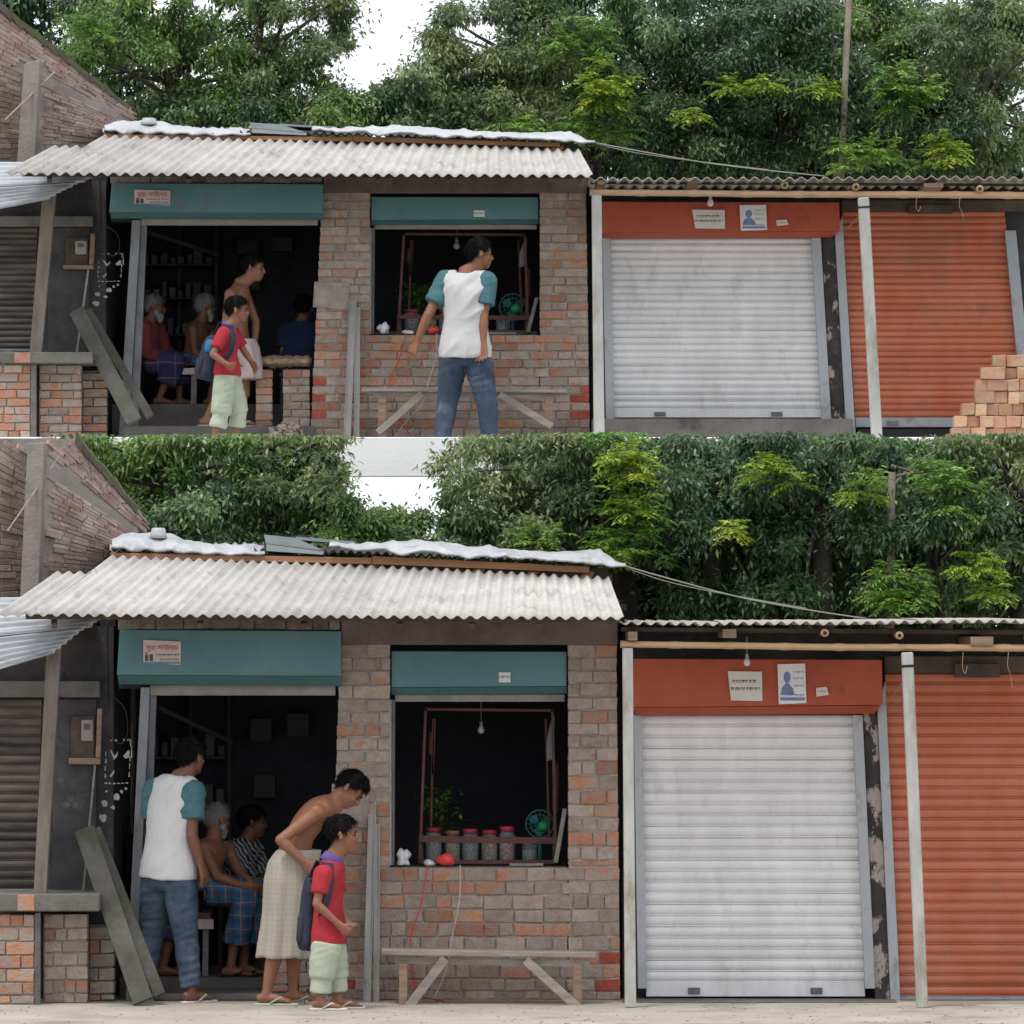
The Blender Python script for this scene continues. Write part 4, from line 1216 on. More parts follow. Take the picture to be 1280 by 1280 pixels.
    quad(row, [(592, 263), (606, 263), (606, 271), (592, 271)], 0.026, 0.003, 'sheet', M['paper_white'], sk, 0)
    strokes(row, scribble(593, 605, 267, 2.5, 5), 0.0245, 'small_print', M['ink_dark'], sk)
    nt = thing('paper_notice', 'beige paper notice with two handwritten lines on the orange hood, ' + W, 'notice', row.pt(885, 286, -0.18))
    quad(row, [(865, 262), (906, 262.5), (906.5, 286), (869, 285.5)], -0.190, 0.004, 'sheet', M['paper'], nt, 0)
    strokes(row, scribble(871, 899, 270.5, 3.0, 11) + scribble(869, 904, 276.5, 3.0, 12), -0.192, 'lettering', M['ink_dark'], nt)
    po = thing('portrait_poster', 'white poster with a blue portrait on the orange hood of the ' + W, 'poster', row.pt(941, 289, -0.18))
    quad(row, [(924.5, 256.5), (957.5, 256), (959, 287.5), (926, 288.5)], -0.190, 0.004, 'sheet', M['paper_white'], po, 0)
    circ = lambda cx, cy, r1, r2: [(cx + r1 * math.cos(a * math.pi / 7), cy + r2 * math.sin(a * math.pi / 7)) for a in range(14)]
    strokes(row, [circ(936, 267, 4.2, 4.8), [(928, 281), (930, 275), (934, 272), (938, 272), (943, 276), (945, 281)]], -0.192, 'portrait', M['ink_blue'], po)
    strokes(row, [rline(928, 283, 957, 285.5)] + scribble(930, 956, 281.5, 2, 21), -0.1925, 'caption', M['ink_blue'], po)
    strokes(row, scribble(943, 956, 263, 1.8, 31) + scribble(943, 956, 268, 1.8, 32) + scribble(944, 956, 274, 1.8, 33), -0.192, 'small_print', M['ink_dark'], po)
    tp = thing('torn_label', 'small torn paper scrap on the right of the orange hood, ' + W, 'label', row.pt(978, 282, -0.18))
    quad(row, [(970.5, 275.5), (983, 274.5), (986, 281), (971, 282.5)], -0.190, 0.004, 'sheet', M['paper'], tp, 0)
    strokes(row, scribble(973, 983, 278.5, 1.8, 41), -0.192, 'small_print', M['ink_dark'], tp)

    # ---------------- loose bricks (upper row only shows the pile)
    if not low:
        nrm = 8
        for j in range(nrm):
            vb_ = fv(-0.75) - j * 15.0
            u0 = (1186, 1188, 1192, 1201, 1217, 1218, 1225, 1240)[j]
            u = u0
            n_in = 0
            while u < 1300:
                ORD = ('first', 'second', 'third', 'fourth', 'fifth', 'sixth', 'seventh', 'eighth', 'ninth', 'tenth', 'eleventh')
                w = random.choice((16, 17, 31, 15, 24)) * random.uniform(0.94, 1.05)
                c = row.pt(u + w / 2, 300, -0.75)
                c.z = F + (j + 0.5) * 14.9 * row.vy
                o = brick('brick_loose', c + Vector((0, random.uniform(-0.03, 0.03), 0)), w * row.ux * 0.97, 14.3 * row.vy, None, 0.2)
                o.name = 'loose_brick'
                WLOC[o.name] = c
                tag(o, 'loose clay brick, %s from the left in the %s layer up of the stepped pile' % (ORD[n_in], ORD[j]), 'brick', 'loose bricks in the pile')
                n_in += 1
                u += w

for r_ in (UP, LO):
    build_row(r_)

# ================================================================== trees
def leaf_cloud(name, clumps, n, ll, lw, m, parent, rng, clip=99.0, pin=False, up=0.25):
    """leaf-sized faces spread through clumps; clumps: (centre, radii, hue)"""
    C = np.array([tuple(c[0]) for c in clumps]); Rr = np.array([c[1] for c in clumps]); Hh = np.array([c[2] for c in clumps])
    wgt = Rr[:, 0] * Rr[:, 2]
    wgt = wgt / wgt.sum()
    if pin:
        nf = n // 14
        idx = rng.choice(len(C), nf, p=wgt)
        d = rng.normal(size=(nf, 3)); d[:, 2] = np.abs(d[:, 2]) * 0.8 - 0.1; d /= np.linalg.norm(d, axis=1, keepdims=True)
        base = C[idx] + d * Rr[idx] * rng.uniform(0.15, 0.75, (nf, 1))
        k = np.tile(np.arange(14), nf)
        fi = np.repeat(np.arange(nf), 14)
        t = (k // 2 + 1) / 7.5
        L_ = rng.uniform(2.6, 3.8, nf)[fi] * ll
        rach = d[fi]
        p = base[fi] + rach * (t * L_)[:, None] - np.array([0, 0, 1.0]) * (0.45 * t * t * L_)[:, None]
        side = np.cross(rach, np.array([0, 0, 1.0])); side /= np.linalg.norm(side, axis=1, keepdims=True) + 1e-6
        sg = np.where(k % 2 == 0, 1.0, -1.0)[:, None]
        dirs = side * sg * 0.85 + rach * 0.5 + np.array([0, 0, -0.35]) + rng.normal(size=p.shape) * 0.12
        hue = np.clip(Hh[idx][fi] + rng.normal(0, 0.12, len(p)) + 0.15 * rng.normal(size=nf)[fi], 0, 1)
        nrm = np.array([0, 0, 1.0]) + rng.normal(size=p.shape) * 0.35
    else:
        idx = rng.choice(len(C), n, p=wgt)
        d = rng.normal(size=(n, 3)); d /= np.linalg.norm(d, axis=1, keepdims=True)
        p = C[idx] + d * Rr[idx] * (rng.uniform(0.0, 1.0, (n, 1)) ** 0.45)
        sc_ = rng.random(n) < 0.25
        p[sc_] += rng.normal(size=(int(sc_.sum()), 3)) * Rr[idx][sc_] * 0.7
        dirs = d * 0.7 + rng.normal(size=p.shape) * 0.55 + np.array([0, -0.25, -0.45])
        hue = np.clip(Hh[idx] + rng.normal(0, 0.16, n) + (rng.random(n) < 0.03) * 0.5, 0, 1)
        nrm = d * 0.5 + np.array([0, -0.35, 0.7]) + rng.normal(size=p.shape) * 0.45
    dirs /= np.linalg.norm(dirs, axis=1, keepdims=True)
    sd = np.cross(dirs, nrm); sd /= np.linalg.norm(sd, axis=1, keepdims=True) + 1e-6
    ln = ll * rng.uniform(0.65, 1.25, (len(p), 1))
    wd = lw * rng.uniform(0.7, 1.2, (len(p), 1))
    v0 = p; v2 = p + dirs * ln - np.array([0, 0, 1.0]) * ln * 0.15
    mid = p + dirs * ln * 0.45
    v1 = mid + sd * wd * 0.5; v3 = mid - sd * wd * 0.5
    V = np.stack([v0, v1, v2, v3], 1)
    keep = V[:, :, 2].max(1) < clip
    V = V[keep]; hue = hue[keep]
    n = len(V)
    off = np.array(wl(parent))
    me = bpy.data.meshes.new(name)
    me.vertices.add(n * 4); me.loops.add(n * 4); me.polygons.add(n)
    me.vertices.foreach_set('co', (V.reshape(-1, 3) - off).astype(np.float32).ravel())
    me.loops.foreach_set('vertex_index', np.arange(n * 4, dtype=np.int32))
    me.polygons.foreach_set('loop_start', np.arange(0, n * 4, 4, dtype=np.int32))
    me.polygons.foreach_set('loop_total', np.full(n, 4, dtype=np.int32))
    me.update()
    at = me.attributes.new('hue', 'FLOAT', 'FACE')
    at.data.foreach_set('value', hue.astype(np.float32))
    me.materials.append(m)
    o = bpy.data.objects.new(name, me)
    return link(o, parent, wl(parent))

def limb(mb, a, b, r0, r1, rr, n=5, bend=0.12):
    a, b = Vector(a), Vector(b)
    L_ = (b - a).length
    j = Vector((rr.uniform(-1, 1), rr.uniform(-1, 1), rr.uniform(-0.3, 0.6))) * L_ * bend
    pts = []
    for i in range(n + 1):
        t = i / n
        pts.append(a.lerp(b, t) + j * math.sin(t * math.pi))
    mb.tube(pts, [r0 + (r1 - r0) * i / n for i in range(n + 1)], 7)

def tree(row, label, u, v, ru, rv, dy, m, nc, nl, seed, csize=24, ll=0.056, lw=0.023, bark='bark', trunk_u=None, pin=False, hue=0.35, rad=0.09, group='trees behind the shops', flat=0.75, dyr=0.9, name='broadleaf_tree', fork=None):
    rr = random.Random(seed)
    rng = np.random.default_rng(seed)
    tu = u if trunk_u is None else trunk_u
    tdy = dy + (1.5 if pin else 0.0)
    if bark == 'bark_pale':
        tdy = dy - 1.5
    base = row.pt(tu, v, tdy); base.z = 0.0
    clumps = []
    px = row.ux
    tries = 0
    while len(clumps) < nc and tries < nc * 30:
        tries += 1
        a, q = rr.uniform(0, 2 * math.pi), math.sqrt(rr.random())
        uu, vv = u + ru * q * math.cos(a), v + rv * q * math.sin(a)
        s = csize * rr.uniform(0.6, 1.25)
        c = row.pt(uu, vv, dy + rr.uniform(-dyr, dyr) * (1 - 0.4 * q))
        if c.z - s * px * 0.8 > row.clip:
            continue
        clumps.append((c, (s * px * 1.15, s * px, s * px * (flat if not pin else 1.25)), min(1, max(0, hue + rr.uniform(-0.32, 0.32)))))  # wide random tone per clump imitates lit and darker crown parts
    if not clumps:
        return None
    t = thing(name, label, 'tree', base, group)
    mb = MB()
    topz = max(c[0].z for c in clumps)
    hub = fork if fork else row.pt(tu, v + rv * (0.9 if pin else 0.25), tdy)
    if hub.z > min(row.clip, topz) - 0.1:
        hub.z = min(row.clip, topz) - 0.3
    limb(mb, base, hub, rad * 1.3, rad * 0.8, rr, 8, 0.03)
    for c in (clumps[:max(6, nc // 3)] if bark != 'bark_pale' else clumps[:4]):
        e = c[0].copy()
        if e.z > row.clip - 0.03: e.z = row.clip - 0.03
        limb(mb, hub + Vector((0, 0, rr.uniform(-0.3, 0.05))), e, rad * 0.3, 0.006, rr, 5)
    mb.build('trunk', M[bark], t, smooth=True)
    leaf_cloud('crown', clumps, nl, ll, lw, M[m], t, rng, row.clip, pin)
    return t

def plant_trees(row):
    W = row.where
    low = row.key == 'L'
    z0 = 4.9 if not low else 3.1            # nearest crowns behind the shops
    k = 1.0 if not low else 0.85
    ls = 1.0 if not low else 1.0
    s0 = 100 if not low else 200
    # label, u, v, ru, rv, depth offset, leaf material, clumps, leaves, clump size, hue
    T = [
        ('tall loose green tree over the left part of the roof', 215, 60, 150, 108, 0.6, 'leaf_mid', 72, 12000, 22, 0.42),
        ('dark dense tree low behind the left of the roof', 250, 160, 120, 42, 0.0, 'leaf_dark', 34, 6500, 20, 0.5),
        ('grey-green tree with bare limbs left of the sky gap', 372, 50, 74, 92, 0.3, 'leaf_grey', 36, 5200, 19, 0.42),
        ('low bushy tree left of the sky gap', 405, 152, 62, 34, -0.1, 'leaf_mid', 22, 4200, 18, 0.4),
        ('thin see-through tree with sparse leaves in the sky gap', (560 if low else 545), (98 if low else 95), (34 if low else 40), (30 if low else 30), 0.3, 'leaf_grey', (20 if low else 16), (1000 if low else 420), 17, 0.5),
        ('small dark purplish tree under the sky gap', 505, 138, 46, 36, 0.2, 'leaf_dark', 20, 2900, 15, 0.62),
        ('spreading grey-green tree right of the sky gap', 625, 58, 95, 80, 0.5, 'leaf_grey', 46, 6000, 20, 0.5),
        ('mixed olive tree behind the middle of the roof', 635, 150, 85, 44, 0.2, 'leaf_grey', 34, 6000, 19, 0.5),
        ('large dark mango-like tree right of the yellow sapling', 850, 95, 110, 128, 0.5, 'leaf_dark', 76, 14500, 24, 0.45),
        ('drooping narrow-leaved tree above the cable', 735, 55, 70, 100, 0.9, 'leaf_mid', 30, 5200, 20, 0.3),
        ('dark glossy tree before the pale trunk', 975, 105, 90, 118, 0.2, 'leaf_dark', 56, 11500, 23, 0.45),
        ('high tree with a pale bare trunk at the right', 1070, 62, 95, 85, 1.0, 'leaf_mid', 42, 7200, 21, 0.3),
        ('dark tree low over the orange shutter', 1115, 165, 95, 58, 0.0, 'leaf_dark', 40, 8000, 21, 0.5),
        ('grey-green tree at the far right', 1225, 95, 85, 118, 0.4, 'leaf_grey', 54, 9500, 22, 0.4),
    ]
    for i, (lb, u, v, ru, rv, dd, mm, nc, nl, cs, hu) in enumerate(T):
        if low and 'right of the sky gap' in lb:
            u, ru = 650, 62
        if low and 'left of the sky gap' in lb and 'bare limbs' in lb:
            u, ru = 350, 62
        if low and 'under the sky gap' in lb:
            u, v, rv = 508, 150, 30
        pale = 'pale bare trunk' in lb
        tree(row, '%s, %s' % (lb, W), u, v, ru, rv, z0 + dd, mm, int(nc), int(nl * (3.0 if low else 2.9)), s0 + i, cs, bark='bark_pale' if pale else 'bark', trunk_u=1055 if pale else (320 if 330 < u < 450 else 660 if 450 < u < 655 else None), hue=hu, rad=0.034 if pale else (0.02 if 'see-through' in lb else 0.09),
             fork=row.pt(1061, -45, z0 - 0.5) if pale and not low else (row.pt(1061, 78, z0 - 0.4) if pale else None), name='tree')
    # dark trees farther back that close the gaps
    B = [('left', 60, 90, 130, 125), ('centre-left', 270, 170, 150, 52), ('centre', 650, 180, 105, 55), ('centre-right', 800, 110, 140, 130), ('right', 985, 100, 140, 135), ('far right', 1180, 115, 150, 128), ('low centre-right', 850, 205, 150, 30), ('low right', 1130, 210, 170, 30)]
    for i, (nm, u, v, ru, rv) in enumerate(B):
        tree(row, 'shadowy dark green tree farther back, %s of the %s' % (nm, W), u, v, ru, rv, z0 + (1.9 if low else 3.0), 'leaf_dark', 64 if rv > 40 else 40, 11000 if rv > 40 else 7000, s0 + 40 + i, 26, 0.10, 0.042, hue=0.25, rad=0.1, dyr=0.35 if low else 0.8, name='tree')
    # bright young growth, its sunlit look put into the lime leaf colour
    S = [
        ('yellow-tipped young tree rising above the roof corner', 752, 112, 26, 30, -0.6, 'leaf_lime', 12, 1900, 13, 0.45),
        ('soft green young tree below the yellow tips', 748, 160, 34, 36, -0.5, 'leaf_bright', 16, 2600, 15, 0.35),
        ('bright green young tree high above the yellow tips', 722, 52, 34, 30, -0.3, 'leaf_bright', 12, 1700, 14, 0.25),
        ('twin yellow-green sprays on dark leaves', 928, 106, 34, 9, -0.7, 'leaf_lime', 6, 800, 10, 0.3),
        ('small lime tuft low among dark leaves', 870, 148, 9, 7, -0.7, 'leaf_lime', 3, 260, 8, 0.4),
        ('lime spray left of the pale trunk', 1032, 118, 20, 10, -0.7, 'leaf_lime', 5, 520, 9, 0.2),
        ('feathery bright green young tree right of the pale trunk', 1140, 108, 34, 30, -0.6, 'leaf_bright', 12, 1900, 13, 0.4),
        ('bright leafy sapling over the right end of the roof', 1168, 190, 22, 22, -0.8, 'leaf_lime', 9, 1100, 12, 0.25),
        ('feathery green sapling above the shutter roof', 1075, 197, 34, 18, -0.8, 'leaf_bright', 11, 1500, 12, 0.45),
        ('light green leafy tips at the upper left', 95, 40, 40, 22, -0.3, 'leaf_bright', 9, 1100, 13, 0.3),
        ('light green shoots over the middle of the roof', 640, 158, 24, 9, -0.7, 'leaf_bright', 6, 640, 10, 0.4),
    ]
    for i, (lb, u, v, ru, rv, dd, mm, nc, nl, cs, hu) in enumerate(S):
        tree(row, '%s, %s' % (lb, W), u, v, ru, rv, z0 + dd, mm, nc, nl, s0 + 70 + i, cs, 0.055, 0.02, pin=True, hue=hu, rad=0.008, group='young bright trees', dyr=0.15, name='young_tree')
for r_ in (UP, LO):
    plant_trees(r_)

gv = MB()
rgv = random.Random(31)
for k in range(520):
    x, y = rgv.uniform(-4.2, 4.2), rgv.uniform(-3.4, -0.45)
    s_ = rgv.uniform(0.003, 0.011) * (1.6 if rgv.random() < 0.06 else 1)
    cc = Vector((x, y, s_ * 0.25))
    mm = Matrix.Rotation(rgv.uniform(0, 6), 3, 'Z')
    vs = [cc + mm @ Vector((i * s_ * rgv.uniform(0.6, 1.1), j * s_ * rgv.uniform(0.5, 1), q * s_ * rgv.uniform(0.3, 0.6))) for i in (-1, 1) for j in (-1, 1) for q in (-1, 1)]
    gv.add(vs, [(0, 1, 3, 2), (4, 6, 7, 5), (0, 4, 5, 1), (2, 3, 7, 6), (0, 2, 6, 4), (1, 5, 7, 3)])
gvo = gv.build('gravel', M['dirt'])
gvo['kind'] = 'stuff'
tag(gvo, 'scattered grit and small stones on the ground before the lower row', 'gravel')

# ================================================================== people
def skin_mat(name, c):
    m = bpy.data.materials.new(name)
    m.use_nodes = True
    nt = m.node_tree
    b = nt.nodes['Principled BSDF']
    nz = nt.nodes.new('ShaderNodeTexNoise'); nz.inputs['Scale'].default_value = 9; nz.inputs['Detail'].default_value = 5
    g = nt.nodes.new('ShaderNodeNewGeometry')
    nt.links.new(g.outputs['Position'], nz.inputs['Vector'])
    mx = nt.nodes.new('ShaderNodeMix'); mx.data_type = 'RGBA'
    nt.links.new(nz.outputs[0], mx.inputs[0])
    mx.inputs[6].default_value = tuple(x * 0.8 for x in c) + (1,)
    mx.inputs[7].default_value = tuple(x * 1.2 for x in c) + (1,)
    nt.links.new(mx.outputs[2], b.inputs['Base Color'])
    b.inputs['Roughness'].default_value = 0.52
    b.inputs['Specular IOR Level'].default_value = 0.35
    b.inputs['Subsurface Weight'].default_value = 0.06
    b.inputs['Subsurface Radius'].default_value = (0.02, 0.008, 0.004)
    return m
M['skin'] = skin_mat('skin', (0.235, 0.105, 0.060))
M['skin_dark'] = skin_mat('skin_dark', (0.165, 0.073, 0.044))
M['hair'] = mat('hair', (0.006, 0.0055, 0.0055), (0.013, 0.012, 0.012), 60, 0.75, 0.6, 160, stretch=(1, 1, 0.3), spec=0.06)
M['hair_grey'] = mat('hair_grey', (0.17, 0.165, 0.16), (0.30, 0.29, 0.28), 60, 0.7, 0.6, 160, stretch=(1, 1, 0.3))
M['beard'] = mat('beard', (0.20, 0.275, 0.27), (0.30, 0.29, 0.28), 60, 0.8, 0.6, 160)
M['eye'] = mat('eye', (0.012, 0.010, 0.010), rough=0.2)
M['lip'] = mat('lip', (0.16, 0.06, 0.05), rough=0.5)
M['shirt_white'] = mat('shirt_white', (0.50, 0.495, 0.49), (0.56, 0.555, 0.55), 9, 0.9, 0.25, 35)
M['sleeve_teal'] = mat('sleeve_teal', (0.050, 0.125, 0.145), (0.07, 0.155, 0.175), 10, 0.9, 0.25, 40)
M['denim'] = mat('denim', (0.030, 0.045, 0.075), (0.060, 0.085, 0.125), 7, 0.9, 0.35, 90, stain=(0.125, 0.17, 0.235), stain_scale=4, stain_lo=0.55, stain_hi=0.75, stretch=(1, 1, 0.7))
M['denim_dark'] = mat('denim_dark', (0.026, 0.042, 0.075), (0.05, 0.075, 0.12), 9, 0.9, 0.35, 90)
M['shirt_red'] = mat('shirt_red', (0.30, 0.020, 0.030), (0.37, 0.03, 0.04), 9, 0.9, 0.25, 40)
M['collar_purple'] = mat('collar_purple', (0.10, 0.07, 0.24), (0.13, 0.09, 0.28), 9, 0.9)
M['shorts_green'] = mat('shorts_green', (0.33, 0.37, 0.28), (0.41, 0.45, 0.35), 8, 0.9, 0.3, 40)
M['backpack'] = mat('backpack', (0.018, 0.022, 0.040), (0.03, 0.036, 0.06), 8, 0.8, 0.3, 40)
M['backpack_blue'] = mat('backpack_blue', (0.02, 0.16, 0.36), rough=0.7)
M['gamcha'] = mat('gamcha', (0.42, 0.33, 0.32), (0.50, 0.42, 0.40), 8, 0.95, 0.3, 50)
M['maroon'] = mat('maroon', (0.15, 0.028, 0.032), (0.20, 0.042, 0.045), 8, 0.9, 0.3, 40)
M['blue_shirt'] = mat('blue_shirt', (0.014, 0.022, 0.065), (0.02, 0.032, 0.085), 8, 0.9, 0.3, 40)
M['sandal'] = mat('sandal', (0.35, 0.42, 0.33), rough=0.8)
M['sandal_white'] = mat('sandal_white', (0.5, 0.5, 0.47), rough=0.8)

def pattern_mat(name, base, lines, period, widths, rough=0.95):
    """woven check: coloured lines along x and z of the object's own space"""
    m = bpy.data.materials.new(name)
    m.use_nodes = True
    nt = m.node_tree
    N, L = nt.nodes.new, nt.links.new
    b = nt.nodes['Principled BSDF']
    b.inputs['Roughness'].default_value = rough
    tc = N('ShaderNodeTexCoord')
    nz = N('ShaderNodeTexNoise'); nz.inputs['Scale'].default_value = 5
    L(tc.outputs['Object'], nz.inputs['Vector'])
    vm = N('ShaderNodeVectorMath'); vm.operation = 'MULTIPLY_ADD'
    L(nz.outputs['Color'], vm.inputs[0]); vm.inputs[1].default_value = (0.05, 0.05, 0.05); L(tc.outputs['Object'], vm.inputs[2])
    sp = N('ShaderNodeSeparateXYZ'); L(vm.outputs[0], sp.inputs[0])
    col = None
    prev = base + (1,)
    for axis, per, wd, ph, c in lines:
        src = sp.outputs[axis]
        a = N('ShaderNodeMath'); a.operation = 'MULTIPLY_ADD'; a.inputs[1].default_value = 1.0 / per; a.inputs[2].default_value = ph
        L(src, a.inputs[0])
        f = N('ShaderNodeMath'); f.operation = 'FRACT'; L(a.outputs[0], f.inputs[0])
        g = N('ShaderNodeMath'); g.operation = 'LESS_THAN'; g.inputs[1].default_value = wd
        L(f.outputs[0], g.inputs[0])
        mx = N('ShaderNodeMix'); mx.data_type = 'RGBA'
        h = N('ShaderNodeMath'); h.operation = 'MULTIPLY'; h.inputs[1].default_value = c[3]
        L(g.outputs[0], h.inputs[0]); L(h.outputs[0], mx.inputs[0])
        if col is None: mx.inputs[6].default_value = prev
        else: L(col, mx.inputs[6])
        mx.inputs[7].default_value = c[:3] + (1,)
        col = mx.outputs[2]
    L(col, b.inputs['Base Color'])
    return m
M['lungi_beige'] = pattern_mat('lungi_beige', (0.35, 0.32, 0.265), [('Z', 0.035, 0.14, 0, (0.24, 0.215, 0.175, 0.4)), ('X', 0.035, 0.14, 0, (0.24, 0.215, 0.175, 0.4))], 0, 0)
M['lungi_blue'] = pattern_mat('lungi_blue', (0.025, 0.13, 0.26), [('Z', 0.10, 0.3, 0, (0.05, 0.055, 0.12, 0.7)), ('X', 0.10, 0.3, 0.2, (0.05, 0.055, 0.12, 0.7)), ('Z', 0.10, 0.07, 0.45, (0.42, 0.16, 0.10, 0.8)), ('X', 0.10, 0.07, 0.55, (0.42, 0.16, 0.10, 0.8))], 0, 0)
M['lungi_navy'] = pattern_mat('lungi_navy', (0.03, 0.032, 0.09), [('Z', 0.12, 0.1, 0, (0.30, 0.13, 0.16, 0.6)), ('X', 0.14, 0.1, 0.2, (0.10, 0.10, 0.20, 0.8))], 0, 0)
M['lungi_tan'] = mat('lungi_tan', (0.26, 0.205, 0.16), (0.32, 0.26, 0.21), 8, 0.95, 0.3, 40)

def zebra():
    m = bpy.data.materials.new('zebra_shirt')
    m.use_nodes = True
    nt = m.node_tree
    N, L = nt.nodes.new, nt.links.new
    b = nt.nodes['Principled BSDF']; b.inputs['Roughness'].default_value = 0.9
    tc = N('ShaderNodeTexCoord')
    w = N('ShaderNodeTexWave'); w.inputs['Scale'].default_value = 12; w.inputs['Distortion'].default_value = 5; w.inputs['Detail'].default_value = 2; w.inputs['Detail Scale'].default_value = 1.2
    mp = N('ShaderNodeMapping'); mp.inputs['Rotation'].default_value = (0, R(35), 0)
    L(tc.outputs['Object'], mp.inputs[0]); L(mp.outputs[0], w.inputs[0])
    rp = N('ShaderNodeValToRGB'); rp.color_ramp.interpolation = 'CONSTANT'
    rp.color_ramp.elements[0].color = (0.03, 0.03, 0.045, 1); rp.color_ramp.elements[1].position = 0.55; rp.color_ramp.elements[1].color = (0.36, 0.36, 0.38, 1)
    L(w.outputs[0], rp.inputs[0]); L(rp.outputs[0], b.inputs['Base Color'])
    return m
M['zebra'] = zebra()

def remesh(mb, name, voxel, m, parent, smooth_it=3, wrinkle=None):
    """grow one continuous surface round overlapping closed shapes"""
    off = wl(parent)
    me = mesh_of(name, [p - off for p in mb.v], mb.f)
    o = bpy.data.objects.new('tmp_remesh', me)
    COL.objects.link(o)
    md = o.modifiers.new('r', 'REMESH'); md.mode = 'VOXEL'; md.voxel_size = voxel
    if smooth_it:
        s = o.modifiers.new('s', 'SMOOTH'); s.factor = 0.5; s.iterations = smooth_it
    dg = bpy.context.evaluated_depsgraph_get()
    out = bpy.data.meshes.new_from_object(o.evaluated_get(dg))
    bpy.data.objects.remove(o)
    bpy.data.meshes.remove(me)
    n = len(out.vertices)
    if wrinkle:
        amp, fa, fc_, ang, seed = wrinkle
        co = np.empty(n * 3, np.float32); out.vertices.foreach_get('co', co); co = co.reshape(-1, 3)
        nr = np.empty(n * 3, np.float32); out.vertices.foreach_get('normal', nr); nr = nr.reshape(-1, 3)
        k = np.empty(n)
        ca, sa = math.cos(ang), math.sin(ang)
        for i in range(n):
            x, y, z = (float(q) for q in co[i])
            v = Vector(((x * ca + z * sa) * fa, y * fa * 1.3, (-x * sa + z * ca) * fc_ + seed))
            ridge = 1 - 2.4 * abs(noise.noise(v))
            patch = 0.5 + 0.9 * noise.noise(Vector((x * 3.5 + seed, y * 3.5, z * 3.5)))
            k[i] = max(-0.4, ridge * max(0.1, patch))
        co += nr * (k * amp)[:, None].astype(np.float32)
        out.vertices.foreach_set('co', co.ravel())
    out.polygons.foreach_set('use_smooth', [True] * len(out.polygons))
    out.name = name
    out.materials.clear()
    out.materials.append(m)
    out.update()
    ob = bpy.data.objects.new(name, out)
    return link(ob, parent, off)

def frame(f, up):
    f = Vector(f).normalized()
    r = f.cross(Vector(up)).normalized()
    u = r.cross(f).normalized()
    return Matrix((r, f, u)).transposed()             # columns: right, forward, up

def lerp3(a, b, t):
    return a + (b - a) * t

